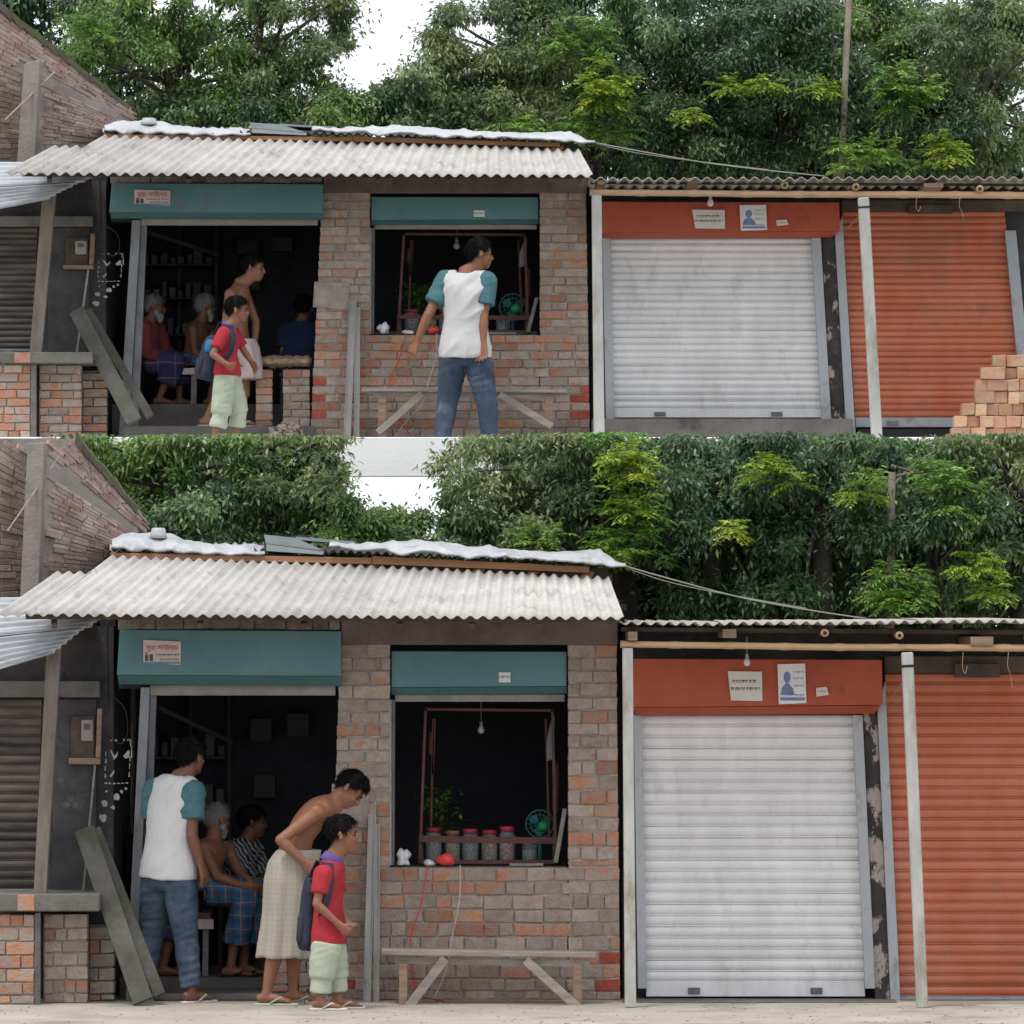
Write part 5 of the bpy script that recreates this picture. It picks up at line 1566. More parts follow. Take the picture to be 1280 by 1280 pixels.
class Person:
    def __init__(self, label, J, Y, k, head_h, face, up=(0, 0, 1), floor=None, skin='skin', front=(1, 0, 0), feet=((1, 0, 0), (1, 0, 0)), curl=None, hips_fwd=None, group=None, thin=1.0, child=False):
        """J: joints as photo px, py and depth offset from Y; k: stature / 1.75 m"""
        self.k, self.hh = k, head_h
        self.j = {n: P(c[0], c[1], Y + (c[2] if len(c) > 2 else 0.0)) for n, c in J.items()}
        j = self.j
        if floor is not None:
            for n in ('anL', 'anR'):
                if n in j: j[n].z = floor + 0.075 * k
        self.front = Vector(front).normalized()
        self.thin = thin
        self.skin = M[skin]
        self.feet = [Vector(f).normalized() for f in feet]
        low = min(j['anL'].z, j['anR'].z) - 0.075 * k
        self.root = thing('person', label, 'person', (j['pelvis'].x, j['pelvis'].y, low), group)
        self.lat_s = (j['shR'] - j['shL']).normalized()
        self.lat_h = (j['hipR'] - j['hipL']).normalized()
        self.F = frame(face, up)
        self.hc = j['head']
        self.curl = [Vector(c).normalized() for c in (curl or (front, front))]
        self.fem = 1.0
    # --- torso rings
    def torso(self, extra=0.0, t0=-0.12, t1=1.0, flare=0.0, steps=14):
        j, k, th = self.j, self.k, self.thin
        prof = [(-0.12, 0.150, 0.105), (0.0, 0.168, 0.118), (0.12, 0.165, 0.115), (0.35, 0.142, 0.098), (0.55, 0.150, 0.105), (0.75, 0.168, 0.112), (0.88, 0.172, 0.098), (0.95, 0.135, 0.080), (1.0, 0.072, 0.066), (1.06, 0.06, 0.06)]
        ts = [p[0] for p in prof]
        pv, nk = j['pelvis'], j['neck']
        sp = nk - pv
        side = self.lat_h + self.lat_s
        fwd = Vector((0, 0, 1)).cross(side)
        fwd = self.front
        pts, rad, hint = [], [], []
        for i in range(steps + 1):
            t = t0 + (t1 - t0) * i / steps
            b = j.get('bend', 0.0)
            c = pv + sp * t + (-fwd * 0.02 * k * math.sin(max(0, t) * math.pi)) + self.bow * (math.sin(max(0, min(1, t)) * math.pi))
            rx = float(np.interp(t, ts, [p[1] for p in prof])) * k * th + extra + flare * max(0, 0.5 - t)
            ry = float(np.interp(t, ts, [p[2] for p in prof])) * k * th + extra + flare * max(0, 0.5 - t)
            pts.append(c); rad.append((rx, ry)); hint.append(self.lat_h.lerp(self.lat_s, max(0, min(1, t))))
        return pts, rad, hint
    bow = Vector((0, 0, 0))
    def arm_pts(self, s):
        j = self.j
        return j['sh' + s], j['el' + s], j['wr' + s]
    def hand(self, mb, s, idx, fist):
        j, k = self.j, self.k
        w, e = j['wr' + s], j['el' + s]
        d = (w - e).normalized()
        cu = self.curl[idx]
        cu = (cu - d * cu.dot(d))
        cu = cu.normalized() if cu.length > 1e-3 else Vector((0, -1, 0))
        sd = d.cross(cu)
        if idx == 0: sd = -sd                        # thumb side
        q = 1.12 * k
        mb.tube([w - d * 0.02 * q, w + d * 0.02 * q, w + d * 0.06 * q, w + d * 0.092 * q], [(0.027 * q, 0.020 * q), (0.034 * q, 0.019 * q), (0.041 * q, 0.017 * q), (0.038 * q, 0.014 * q)], 10, sd)
        ln = (0.066, 0.076, 0.072, 0.056)
        for i in range(4):
            o = (i - 1.5) * -0.0225 * q
            b = w + d * 0.085 * q + sd * o
            c1 = 0.35 if not fist else 1.5
            c2 = 0.9 if not fist else 2.9
            d1 = (d * math.cos(c1) + cu * math.sin(c1) + sd * (0.10 * (1.5 - i))).normalized()
            d2 = (d * math.cos(c2) + cu * math.sin(c2) + sd * (0.10 * (1.5 - i))).normalized()
            L1, L2 = ln[i] * 0.55 * q, ln[i] * 0.5 * q
            mb.tube([b - d * 0.01, b + d1 * L1, b + d1 * L1 + d2 * L2], [0.0098 * q, 0.009 * q, 0.0075 * q], 7)
        tb = w + d * 0.025 * q + sd * 0.030 * q
        t1 = (d * 0.75 + sd * 0.6 + cu * 0.25).normalized()
        t2 = (d * 0.85 + sd * 0.1 + cu * 0.55).normalized()
        mb.tube([tb - sd * 0.012 * q, tb + t1 * 0.035 * q, tb + t1 * 0.035 * q + t2 * 0.03 * q], [0.0135 * q, 0.0115 * q, 0.009 * q], 7)
    def body(self, hair='hair', fists=(False, False), long_hair=False, beard=None, bald=False):
        j, k, h, th = self.j, self.k, self.hh, self.thin
        mb = MB()
        p, r, hi = self.torso()
        mb.tube(p, r, 18, hi)
        F, c = self.F, self.hc
        loc = lambda x, y, z: c + F @ (Vector((x, y, z)) * h)
        # head
        mb.ball(loc(0, -0.05, 0.13), (0.325 * h, 0.40 * h, 0.355 * h), F, 18, 12)
        mb.ball(loc(0, 0.10, -0.13), (0.265 * h, 0.265 * h, 0.33 * h), F, 16, 10)
        mb.ball(loc(0, 0.17, -0.36), (0.17 * h, 0.17 * h, 0.12 * h), F)
        mb.ball(loc(0, 0.275, 0.06), (0.23 * h, 0.10 * h, 0.055 * h), F)
        mb.tube([loc(0, 0.335, 0.05), loc(0, 0.375, -0.04), loc(0, 0.415, -0.115), loc(0, 0.345, -0.155)], [0.04 * h, 0.05 * h, 0.066 * h, 0.055 * h], 8, F @ Vector((1, 0, 0)))
        for s in (-1, 1):
            mb.ball(loc(0.06 * s, 0.375, -0.135), 0.042 * h, F)
            mb.ball(loc(0.15 * s, 0.27, -0.10), (0.10 * h, 0.08 * h, 0.07 * h), F)
            mb.tube([loc(0.29 * s, -0.06, -0.02), loc(0.345 * s, -0.09, 0.0), loc(0.37 * s, -0.11, 0.0)], [(0.075 * h, 0.12 * h), (0.085 * h, 0.14 * h), (0.07 * h, 0.12 * h)], 10, F @ Vector((0, 1, 0.2)))
        mb.ball(loc(0, 0.335, -0.235), (0.105 * h, 0.055 * h, 0.026 * h), F)
        mb.ball(loc(0, 0.325, -0.285), (0.09 * h, 0.055 * h, 0.028 * h), F)
        # neck
        mb.tube([loc(0, -0.10, -0.12), loc(0, -0.09, -0.36), j['neck'], j['neck'] + (j['pelvis'] - j['neck']).normalized() * 0.05], [0.235 * h, 0.235 * h, 0.27 * h, 0.30 * h], 12)
        # arms
        for i, s in enumerate('LR'):
            a, e, w = self.arm_pts(s)
            inn = (j['neck'] - a)
            mb.tube([a + inn * 0.55 - Vector((0, 0, 0.02 * k)), a, lerp3(a, e, 0.3), lerp3(a, e, 0.75), e], [0.060 * k * th, 0.060 * k * th, 0.053 * k * th, 0.042 * k * th, 0.040 * k * th], 12)
            mb.ball(a, 0.062 * k * th)
            mb.ball(e, 0.041 * k * th)
            mb.tube([e, lerp3(e, w, 0.25), lerp3(e, w, 0.65), w], [0.039 * k * th, 0.042 * k * th, 0.034 * k * th, 0.026 * k * th], 12)
            self.hand(mb, s, i, fists[i])
        # legs and feet
        for i, s in enumerate('LR'):
            a, e, w = j['hip' + s], j['kn' + s], j['an' + s]
            mb.tube([lerp3(a, e, -0.08), lerp3(a, e, 0.2), lerp3(a, e, 0.6), lerp3(a, e, 0.92), e], [0.088 * k * th, 0.086 * k * th, 0.070 * k * th, 0.056 * k * th, 0.054 * k * th], 14)
            mb.ball(e, 0.055 * k * th)
            bk = -self.feet[i] * 0.018 * k
            mb.tube([e, lerp3(e, w, 0.28) + bk, lerp3(e, w, 0.6) + bk * 0.6, lerp3(e, w, 0.92), w - Vector((0, 0, 0.02 * k))], [0.052 * k * th, 0.057 * k * th, 0.046 * k * th, 0.035 * k, 0.037 * k], 14)
            f = self.feet[i]
            zs = Vector((0, 0, 1))
            g = w - zs * 0.075 * k
            lat = f.cross(zs)
            mb.tube([g - f * 0.065 * k + zs * 0.032 * k, g - f * 0.03 * k + zs * 0.038 * k, g + f * 0.06 * k + zs * 0.036 * k, g + f * 0.125 * k + zs * 0.022 * k, g + f * 0.165 * k + zs * 0.016 * k], [(0.024 * k, 0.026 * k), (0.034 * k, 0.037 * k), (0.040 * k, 0.034 * k), (0.046 * k, 0.021 * k), (0.034 * k, 0.014 * k)], 12, lat)
            for t in range(5):
                o = (t - 2) * 0.017 * k * (1 if i else -1)
                mb.tube([g + f * 0.145 * k + lat * o + zs * 0.014 * k, g + f * (0.205 - 0.010 * t) * k + lat * o + zs * 0.011 * k], [0.0105 * k, 0.009 * k], 6)
        o = remesh(mb, 'body', 0.0078 * max(0.75, k), self.skin, self.root, 3)
        # eyes, brows
        for s in (-1, 1):
            e = MB().ball(loc(0.125 * s, 0.318, 0.005), (0.052 * h, 0.03 * h, 0.026 * h), F)
            e.build('eye', M['eye'], self.root, True)
            e = MB().tube([loc(0.05 * s, 0.365, 0.075), loc(0.13 * s, 0.355, 0.095), loc(0.21 * s, 0.30, 0.07)], [0.014 * h, 0.018 * h, 0.010 * h], 6)
            e.build('eyebrow', M['hair'], self.root, True)
        # hair cap
        nu, nv = 56, 34
        vs, fs = [], []
        for a in range(nv + 1):
            ph = math.pi * a / nv
            for b in range(nu):
                tt = 2 * math.pi * b / nu
                d = Vector((math.sin(ph) * math.cos(tt), math.sin(ph) * math.sin(tt), math.cos(ph)))
                # hairline: high over the forehead, low at the nape, leaves the ears free
                if d.y > 0:
                    lim = -0.16 + 0.66 * min(1.0, d.y * 1.35)
                else:
                    lim = -0.16 - 0.62 * min(1.0, -d.y * 1.3)
                if abs(d.x) > 0.75 and -0.35 < d.y < 0.1:
                    lim = max(lim, -0.12)
                inside = d.z < lim - 0.02 - 0.22 * noise.noise(d * 7 + Vector((h * 50, 0, 0)))
                vol = 1.12 + (0.13 if hair == 'hair' else 0.03) * max(0, d.z) + 0.06 * max(0, d.y) * max(0, d.z) + 0.09 * noise.noise(d * 6 + Vector((3, h * 90, 0))) + 0.06 * noise.noise(d * 17)
                q = 0.86 if inside else vol
                vs.append(loc(0, -0.05, 0.13) + F @ Vector((d.x * 0.325 * h * q, d.y * 0.40 * h * q, d.z * 0.355 * h * q)))
        for a in range(nv):
            for b in range(nu):
                fs.append((a * nu + b, (a + 1) * nu + b, (a + 1) * nu + (b + 1) % nu, a * nu + (b + 1) % nu))
        hm = MB().add(vs, fs)
        rs = random.Random(int(h * 1000) + int(abs(c.x) * 100))
        cnt = 0
        while cnt < 1300:
            d = Vector((rs.gauss(0, 1), rs.gauss(0, 1), rs.gauss(0, 1))).normalized()
            lim = (-0.10 + 0.62 * min(1.0, d.y * 1.35)) if d.y > 0 else (-0.16 - 0.62 * min(1.0, -d.y * 1.3))
            if d.z < lim: continue
            cnt += 1
            e = Vector((d.x * 0.325, d.y * 0.40, d.z * 0.355)) * h * rs.uniform(1.06, 1.16 + (0.10 if hair == 'hair' else 0.02) * max(0, d.z))
            fl = Vector((d.x * 0.5, 0.55 if d.y > -0.1 else -0.5, -0.35 - 0.4 * (1 - d.z)))
            fl = (fl - d * fl.dot(d)).normalized() + d * rs.uniform(-0.05, 0.35) + Vector((rs.gauss(0, 0.2), rs.gauss(0, 0.2), rs.gauss(0, 0.15)))
            L_ = h * rs.uniform(0.10, 0.24)
            sd_ = fl.cross(d).normalized() * h * 0.011
            o_ = loc(0, -0.05, 0.13)
            hm.add([o_ + F @ (e - sd_), o_ + F @ (e + sd_), o_ + F @ (e + fl * L_ * 0.6 + sd_ * 0.7), o_ + F @ (e + fl * L_ - d * 0.012 * h), o_ + F @ (e + fl * L_ * 0.6 - sd_ * 0.7)], [(0, 1, 2, 3, 4)])
        hm.build('hair', M[hair], self.root, True)
        if beard:
            bb = MB()
            bb.ball(loc(0, 0.19, -0.36), (0.215 * h, 0.19 * h, 0.15 * h), F)
            bb.ball(loc(0, 0.23, -0.50), (0.14 * h, 0.12 * h, 0.14 * h), F)
            for s in (-1, 1):
                bb.ball(loc(0.22 * s, 0.08, -0.22), (0.07 * h, 0.13 * h, 0.15 * h), F)
            remesh(bb, 'beard', 0.010, M[beard], self.root, 2, (0.004, 18.0, 40.0, 1.5, 2.0))
        return self
    # --- clothes
    def shirt(self, m, sleeve_m=None, sleeve=0.62, hem=-0.02, loose=0.018, top=0.985, name='shirt', seed=1.0, wr=0.006, flare=0.03):
        k, j = self.k, self.j
        mb = MB()
        p, r, hi = self.torso(loose, hem, top, flare)
        mb.tube(p, r, 20, hi)
        for s in 'LR':
            a, e, w = self.arm_pts(s)
            inn = j['neck'] - a
            mb.tube([a + inn * 0.6 - Vector((0, 0, 0.02 * k)), a + Vector((0, 0, 0.004))], [0.060 * k + loose * 0.4, 0.060 * k + loose * 0.5], 12)
            if not sleeve_m:
                self._sleeve(mb, a, e, w, sleeve, loose)
            else:
                mb.ball(a, 0.062 * k + loose * 0.35)
        o = self.top = remesh(mb, name, 0.0105 * max(0.8, k), m, self.root, 3, (wr, 3.0, 13.0, 0.75, seed))
        if sleeve_m:
            for s in 'LR':
                a, e, w = self.arm_pts(s)
                sb = MB()
                self._sleeve(sb, a, e, w, sleeve, loose + 0.005)
                remesh(sb, 'sleeve', 0.0095, sleeve_m, self.root, 2, (wr * 0.7, 4.0, 16.0, 0.2, seed + 4))
        return self
    def _sleeve(self, mb, a, e, w, f, loose):
        k = self.k
        if f <= 1.0:
            mb.tube([lerp3(a, e, -0.06), lerp3(a, e, 0.05), lerp3(a, e, f * 0.6), lerp3(a, e, f)], [0.060 * k + loose * 0.6, 0.064 * k + loose * 0.75, 0.058 * k + loose * 0.8, 0.056 * k + loose * 0.85], 14)
            mb.ball(a, 0.064 * k + loose * 0.72)
        else:
            mb.tube([a, lerp3(a, e, 0.5), e], [0.066 * k + loose * 0.8, 0.056 * k + loose, 0.050 * k + loose], 14)
            mb.ball(e, 0.048 * k + loose)
            mb.tube([e, lerp3(e, w, f - 1.0)], [0.048 * k + loose, 0.040 * k + loose], 14)
    def collar(self, m):
        k, j = self.k, self.j
        n = j['neck']
        ax = (self.hc - n).normalized()
        MB().tube([n - ax * 0.035 * k, n + ax * 0.01 * k, n + ax * 0.04 * k], [0.105 * k, 0.088 * k, 0.078 * k], 18).build('collar', m, self.root, True)
        return self
    def trousers(self, m, to=0.97, loose=0.018, name='jeans', seed=3.0, wr=0.007, flare=0.0, waist=0.10):
        k, j, th = self.k, self.j, self.thin
        mb = MB()
        p, r, hi = self.torso(loose * 0.7, -0.13, waist)
        mb.tube(p, r, 20, hi)
        for s in 'LR':
            a, e, w = j['hip' + s], j['kn' + s], j['an' + s]
            full = to > 1.0
            L1 = min(to, 1.0)
            mb.tube([lerp3(a, e, -0.12), lerp3(a, e, 0.15), lerp3(a, e, 0.6), lerp3(a, e, L1)], [0.090 * k + loose, 0.092 * k + loose, 0.076 * k + loose + flare * 0.6, 0.060 * k + loose + flare], 16)
            if full:
                mb.ball(e, 0.058 * k + loose)
                f = to - 1.0
                mb.tube([e, lerp3(e, w, f * 0.35), lerp3(e, w, f * 0.75), lerp3(e, w, f)], [0.057 * k + loose, 0.058 * k + loose, 0.046 * k + loose + flare, 0.045 * k + loose + flare], 16)
        self.legwear = remesh(mb, name, 0.0105 * max(0.8, k), m, self.root, 3, (wr, 4.0, 17.0, 0.25, seed))
        return self
    def lungi_seated(self, m, to=0.6, seed=5.0, loose=0.03):
        k, j = self.k, self.j
        mb = MB()
        p, r, hi = self.torso(loose * 0.8, -0.14, 0.14)
        mb.tube(p, r, 18, hi)
        kc, hc_ = (j['knL'] + j['knR']) / 2, (j['hipL'] + j['hipR']) / 2
        ends = []
        for s in 'LR':
            a, e, w = j['hip' + s], j['kn' + s], j['an' + s]
            mb.tube([a, lerp3(a, e, 0.5), e], [0.092 * k + loose, 0.082 * k + loose, 0.062 * k + loose], 14)
            mb.ball(e, 0.060 * k + loose)
            q = lerp3(e, w, to)
            mb.tube([e, lerp3(e, w, to * 0.5), q], [0.062 * k + loose, 0.066 * k + loose, 0.070 * k + loose], 14)
            ends.append(q)
        g = (j['knL'] - j['knR']).length / 2
        qc = (ends[0] + ends[1]) / 2
        lat = (j['knR'] - j['knL']).normalized()
        mb.tube([hc_, lerp3(hc_, kc, 0.5), kc + Vector((0, 0, 0.01))], [(g, 0.07 * k), (g, 0.06 * k), (g, 0.05 * k)], 12, lat)
        mb.tube([kc + Vector((0, 0, 0.02)), qc], [(g, 0.05 * k), (g + 0.02, 0.06 * k)], 12, lat)
        remesh(mb, 'lungi', 0.012, m, self.root, 3, (0.012, 3.0, 12.0, 0.9, seed))
        return self
    def skirt(self, m, rings, Y, seed=6.0, name='lungi', voxel=0.0115):
        """rings: (px, py, half width px, half depth m); wrapped cloth with hanging folds"""
        n = 40
        vs, fs = [], []
        pts = []
        for q, (a, b, wpx, dp) in enumerate(rings):
            c = P(a, b, Y)
            s = (DIST + Y) / DIST / SC
            t = q / (len(rings) - 1)
            for i in range(n):
                w = 2 * math.pi * i / n
                fold = 1 + 0.07 * t ** 0.7 * math.sin(7 * w + 1.2 + seed + 0.8 * t) + 0.035 * t * math.sin(13 * w + seed)
                vs.append(c + Vector((wpx * s * math.cos(w) * fold, dp * math.sin(w) * fold, 0.006 * math.sin(5 * w + seed) * t)))
        m_ = len(rings)
        for q in range(m_ - 1):
            for i in range(n):
                fs.append((q * n + i, q * n + (i + 1) % n, (q + 1) * n + (i + 1) % n, (q + 1) * n + i))
        fs.append(tuple(range(n))); fs.append(tuple(range((m_ - 1) * n, m_ * n))[::-1])
        mb = MB(); mb.add(vs, fs)
        remesh(mb, name, voxel, m, self.root, 2, (0.006, 2.5, 14.0, 1.45, seed))
        return self
    def patch(self, ob, m, name, corners, Y, n=7, lift=0.004):
        """a sewn-on piece that follows the cloth; corners TL, TR, BR, BL in photo px"""
        off = wl(self.root)
        grid = []
        for i in range(n):
            for q in range(n):
                s, t = q / (n - 1), i / (n - 1)
                tl, tr, br, bl = corners
                a = (tl[0] * (1 - s) + tr[0] * s) * (1 - t) + (bl[0] * (1 - s) + br[0] * s) * t
                b = (tl[1] * (1 - s) + tr[1] * s) * (1 - t) + (bl[1] * (1 - s) + br[1] * s) * t
                w = P(a, b, Y)
                hit, co, nr, _ = ob.ray_cast(w - off - Vector((0, 1.2, 0)), Vector((0, 1, 0)))
                if not hit:
                    return self
                grid.append(co + off + nr * lift)
        fs = [(i * n + q, i * n + q + 1, (i + 1) * n + q + 1, (i + 1) * n + q) for i in range(n - 1) for q in range(n - 1)]
        MB().add(grid, fs).build(name, m, self.root, True)
        return self
    def sandals(self, m):
        k, j = self.k, self.j
        for i, s in enumerate('LR'):
            f = self.feet[i]; lat = f.cross(Vector((0, 0, 1)))
            g = j['an' + s] - Vector((0, 0, 0.082 * k))
            mb = MB().tube([g - f * 0.085 * k, g - f * 0.04 * k, g + f * 0.10 * k, g + f * 0.20 * k, g + f * 0.225 * k], [(0.02 * k, 0.01), (0.036 * k, 0.012), (0.05 * k, 0.012), (0.04 * k, 0.012), (0.02 * k, 0.01)], 12, lat)
            o = mb.build('sandal', m, self.root, True)
            sb = MB()
            for sg in (-1, 1):
                sb.tube([g + f * 0.15 * k + Vector((0, 0, 0.03 * k)), g + f * 0.10 * k + lat * sg * 0.035 * k + Vector((0, 0, 0.05 * k)), g + f * 0.03 * k + lat * sg * 0.045 * k + Vector((0, 0, 0.01))], 0.007, 6)
            sb.build('strap', m, o, True)
        return self

def backpack(row_label, c, w, d, h, lean, strap_pts, blue=True):
    t = thing('backpack', row_label, 'backpack', c - Vector((0, 0, h / 2)))
    mb = MB()
    rot = Matrix.Rotation(lean, 3, 'Y')
    mb.tube([c + rot @ Vector((0, 0, z * h)) for z in (-0.5, -0.42, -0.1, 0.25, 0.42, 0.5)], [(w * 0.36, d * 0.4), (w * 0.48, d * 0.5), (w * 0.5, d * 0.52), (w * 0.45, d * 0.48), (w * 0.34, d * 0.4), (w * 0.15, d * 0.2)], 16, (1, 0, 0))
    remesh(mb, 'pack_body', 0.011, M['backpack'], t, 2, (0.006, 4.0, 9.0, 0.4, 3.0))
    pk = MB().tube([c + rot @ Vector((-w * 0.32, -d * 0.1, z * h)) for z in (-0.42, -0.36, -0.08, -0.02)], [(w * 0.16, d * 0.32), (w * 0.24, d * 0.40), (w * 0.24, d * 0.40), (w * 0.14, d * 0.3)], 14, (1, 0, 0))
    pk.build('front_pocket', M['backpack'], t, True)
    if blue:
        MB().tube([c + rot @ Vector((-w * 0.05, -d * 0.42, z * h)) for z in (0.10, 0.16, 0.34, 0.38)], [(w * 0.20, d * 0.10), (w * 0.26, d * 0.14), (w * 0.24, d * 0.13), (w * 0.12, d * 0.1)], 12, (1, 0, 0)).build('flap', M['backpack_blue'], t, True)
    for pts in strap_pts:
        MB().tube(pts, [(0.022, 0.006)] * len(pts), 8, (1, 0.3, 0)).build('strap', M['backpack'], t, True)
    return t

# ------------------------------------------------------------------ people of the upper row
YU = UP.Y0
p = Person('man in white teal-sleeved shirt and jeans walking before the upper row window',
    dict(pelvis=(582, 444), neck=(582, 341), head=(600, 318, 0.0), shL=(557, 352, 0.03), shR=(608, 352, -0.03), elL=(535, 394, -0.05), wrL=(521, 427, -0.04), elR=(604, 397, -0.09), wrR=(604, 428, -0.12),
         hipL=(567, 452, 0), hipR=(597, 452, 0), knL=(559, 506, 0.10), knR=(609, 505, -0.10), anL=(552, 552, -0.08), anR=(613, 552, 0.02)),
    YU - 0.95, 0.98, 0.245, (0.95, 0.30, -0.03), floor=UP.floor, front=(0.15, 1, 0), feet=((0.2, 1, 0), (0.5, 1, 0)), curl=((0.5, 0.6, 0), (-0.4, -0.6, 0)), skin='skin')
p.body().trousers(M['denim'], 1.97, 0.022, wr=0.012).shirt(M['shirt_white'], M['sleeve_teal'], 0.66, -0.02, 0.028, 0.975, wr=0.018).sandals(M['sandal'])
for cr in ([(562, 453), (577, 453), (576, 470), (563, 470)], [(587, 453), (602, 453), (601, 470), (588, 470)]):
    p.patch(p.legwear, M['denim_dark'], 'pocket', cr, YU - 0.95)
p.patch(p.legwear, M['denim_dark'], 'seam', [(581.5, 446), (583.5, 446), (583.5, 458), (581.5, 458)], YU - 0.95)

b = Person('boy in red shirt and pale green shorts walking past the upper shop door',
    dict(pelvis=(284, 468), neck=(286, 409), head=(297, 388), shL=(291, 416, 0.10), shR=(280, 416, -0.10), elL=(306, 440, 0.13), wrL=(314, 452, 0.10), elR=(266, 443, -0.16), wrR=(283, 455, -0.19),
         hipL=(287, 474, 0.055), hipR=(281, 474, -0.055), knL=(298, 516, 0.07), knR=(276, 517, -0.07), anL=(294, 552, 0.07), anR=(268, 552, -0.07)),
    YU - 1.05, 0.70, 0.205, (1, 0.05, -0.02), floor=UP.floor, front=(1, 0, 0), feet=((1, 0.1, 0), (1, -0.1, 0)), curl=((0, -0.5, -0.5), (0.2, 0.7, 0.6)), thin=0.98, skin='skin')
b.body(fists=(False, True)).trousers(M['shorts_green'], 1.45, 0.024, 'shorts', wr=0.008, flare=0.014).shirt(M['shirt_red'], None, 0.72, -0.04, 0.016, 0.965, wr=0.006).collar(M['collar_purple']).sandals(M['sandal_white'])
cb = P(262, 447, YU - 1.03)
sh = b.j['shR']
backpack('dark backpack with a blue flap worn by the boy in red, upper row', cb, 0.17, 0.22, 0.36, R(12),
    [[cb + Vector((0.05, -0.09, 0.17)), sh + Vector((-0.03, -0.01, 0.075)), sh + Vector((0.055, -0.015, 0.05)), sh + Vector((0.075, -0.02, -0.05)), sh + Vector((0.05, -0.04, -0.16)), cb + Vector((0.06, -0.10, -0.10))]])

m3 = Person('bare-chested dark-haired man standing behind the boy in the upper doorway',
    dict(pelvis=(298, 437), neck=(301, 354), head=(317, 335), shL=(305, 366, 0.16), shR=(288, 368, -0.16), elL=(320, 402, 0.2), wrL=(318, 434, 0.14), elR=(281, 408, -0.19), wrR=(292, 440, -0.19),
         hipL=(301, 445, 0.08), hipR=(294, 445, -0.08), knL=(306, 492, 0.08), knR=(281, 490, -0.08), anL=(298, 527, 0.08), anR=(258, 527, -0.08)),
    YU + 0.02, 0.86, 0.222, (1, -0.12, -0.10), floor=UP.zs + 0.008, front=(1, -0.1, 0), feet=((1, 0, 0), (1, -0.1, 0)), thin=0.95, skin='skin')
m3.body().skirt(M['gamcha'], [(299, 424, 21, 0.17), (301, 434, 23, 0.19), (303, 455, 24, 0.19), (303, 474, 25, 0.19)], YU + 0.02, 1.0).sandals(M['sandal'])

def seated(label, J, Y, k, hh, face, floor, feet=((1, 0, 0), (1, 0, 0)), **kw):
    return Person(label, J, Y, k, hh, face, floor=floor, feet=feet, **kw)

oldJ = dict(pelvis=(184, 447), neck=(186, 402), head=(194, 384), shL=(196, 410, 0.15), shR=(180, 411, -0.15), elL=(206, 438, 0.18), wrL=(222, 450, 0.06), elR=(182, 440, -0.19), wrR=(206, 452, -0.12),
            hipL=(187, 452, 0.08), hipR=(184, 452, -0.08), knL=(228, 452, 0.08), knR=(221, 453, -0.10), anL=(224, 495, 0.08), anR=(199, 495, -0.10))
o4 = seated('old man with white beard and maroon shirt seated just inside the upper shop door', oldJ, YU + 0.95, 0.80, 0.205, (1, -0.1, -0.05), UP.zp + 0.002, skin='skin_dark')
o4.body('hair_grey', beard='beard').shirt(M['maroon'], None, 1.55, -0.02, 0.02, 0.97, wr=0.007).lungi_seated(M['lungi_navy'], 0.62)
o5 = seated('grey-haired bare-backed man seated behind the boy in the upper shop',
    dict(pelvis=(243, 448), neck=(250, 403), head=(257, 383), shL=(262, 411, 0.14), shR=(241, 412, -0.12), elL=(272, 440, 0.15), wrL=(290, 450, 0.05), elR=(243, 440, -0.16), wrR=(262, 452, -0.14),
         hipL=(247, 452, 0.08), hipR=(241, 452, -0.08), knL=(284, 452, 0.10), knR=(278, 453, -0.08), anL=(278, 495, 0.10), anR=(262, 495, -0.08)),
    YU + 1.1, 0.80, 0.205, (0.85, 0.5, -0.05), UP.zp + 0.002, front=(0.85, 0.5, 0), skin='skin_dark')
o5.body('hair_grey', beard='beard').lungi_seated(M['lungi_blue'], 0.6)
o6 = seated('dim figure in dark blue shirt seated behind the slab table, upper shop',
    dict(pelvis=(374, 452), neck=(376, 402), head=(380, 386), shL=(359, 412, 0.02), shR=(393, 412, -0.02), elL=(354, 440, -0.02), wrL=(366, 450, 0.16), elR=(397, 440, -0.02), wrR=(388, 450, 0.16),
         hipL=(366, 456, 0), hipR=(383, 456, 0), knL=(362, 456, 0.38), knR=(388, 456, 0.38), anL=(364, 497, 0.34), anR=(386, 497, 0.34)),
    YU + 1.25, 0.80, 0.205, (0.3, 0.95, -0.1), UP.zp + 0.002, front=(0, 1, 0), feet=((0, 1, 0), (0, 1, 0)), skin='skin_dark')
o6.body('hair').shirt(M['blue_shirt'], None, 0.8, -0.02, 0.022, 0.97).lungi_seated(M['lungi_navy'], 0.6)
st = thing('stool', 'low dark wooden stool under the seated figure in blue, upper shop', 'stool', (o6.j['pelvis'].x, o6.j['pelvis'].y, UP.zp))
zz = o6.j['pelvis'].z - 0.10
cx, cy = o6.j['pelvis'].x, o6.j['pelvis'].y
MB().box((cx - 0.16, cy - 0.13, zz - 0.03), (cx + 0.16, cy + 0.13, zz)).build('seat', M['wood_dark'], st, bevel=0.004)
for a in (-1, 1):
    for c_ in (-1, 1):
        MB().bar((cx + a * 0.13, cy + c_ * 0.10, zz - 0.03), (cx + a * 0.14, cy + c_ * 0.11, UP.zp), 0.03, 0.03).build('leg', M['wood_dark'], st)

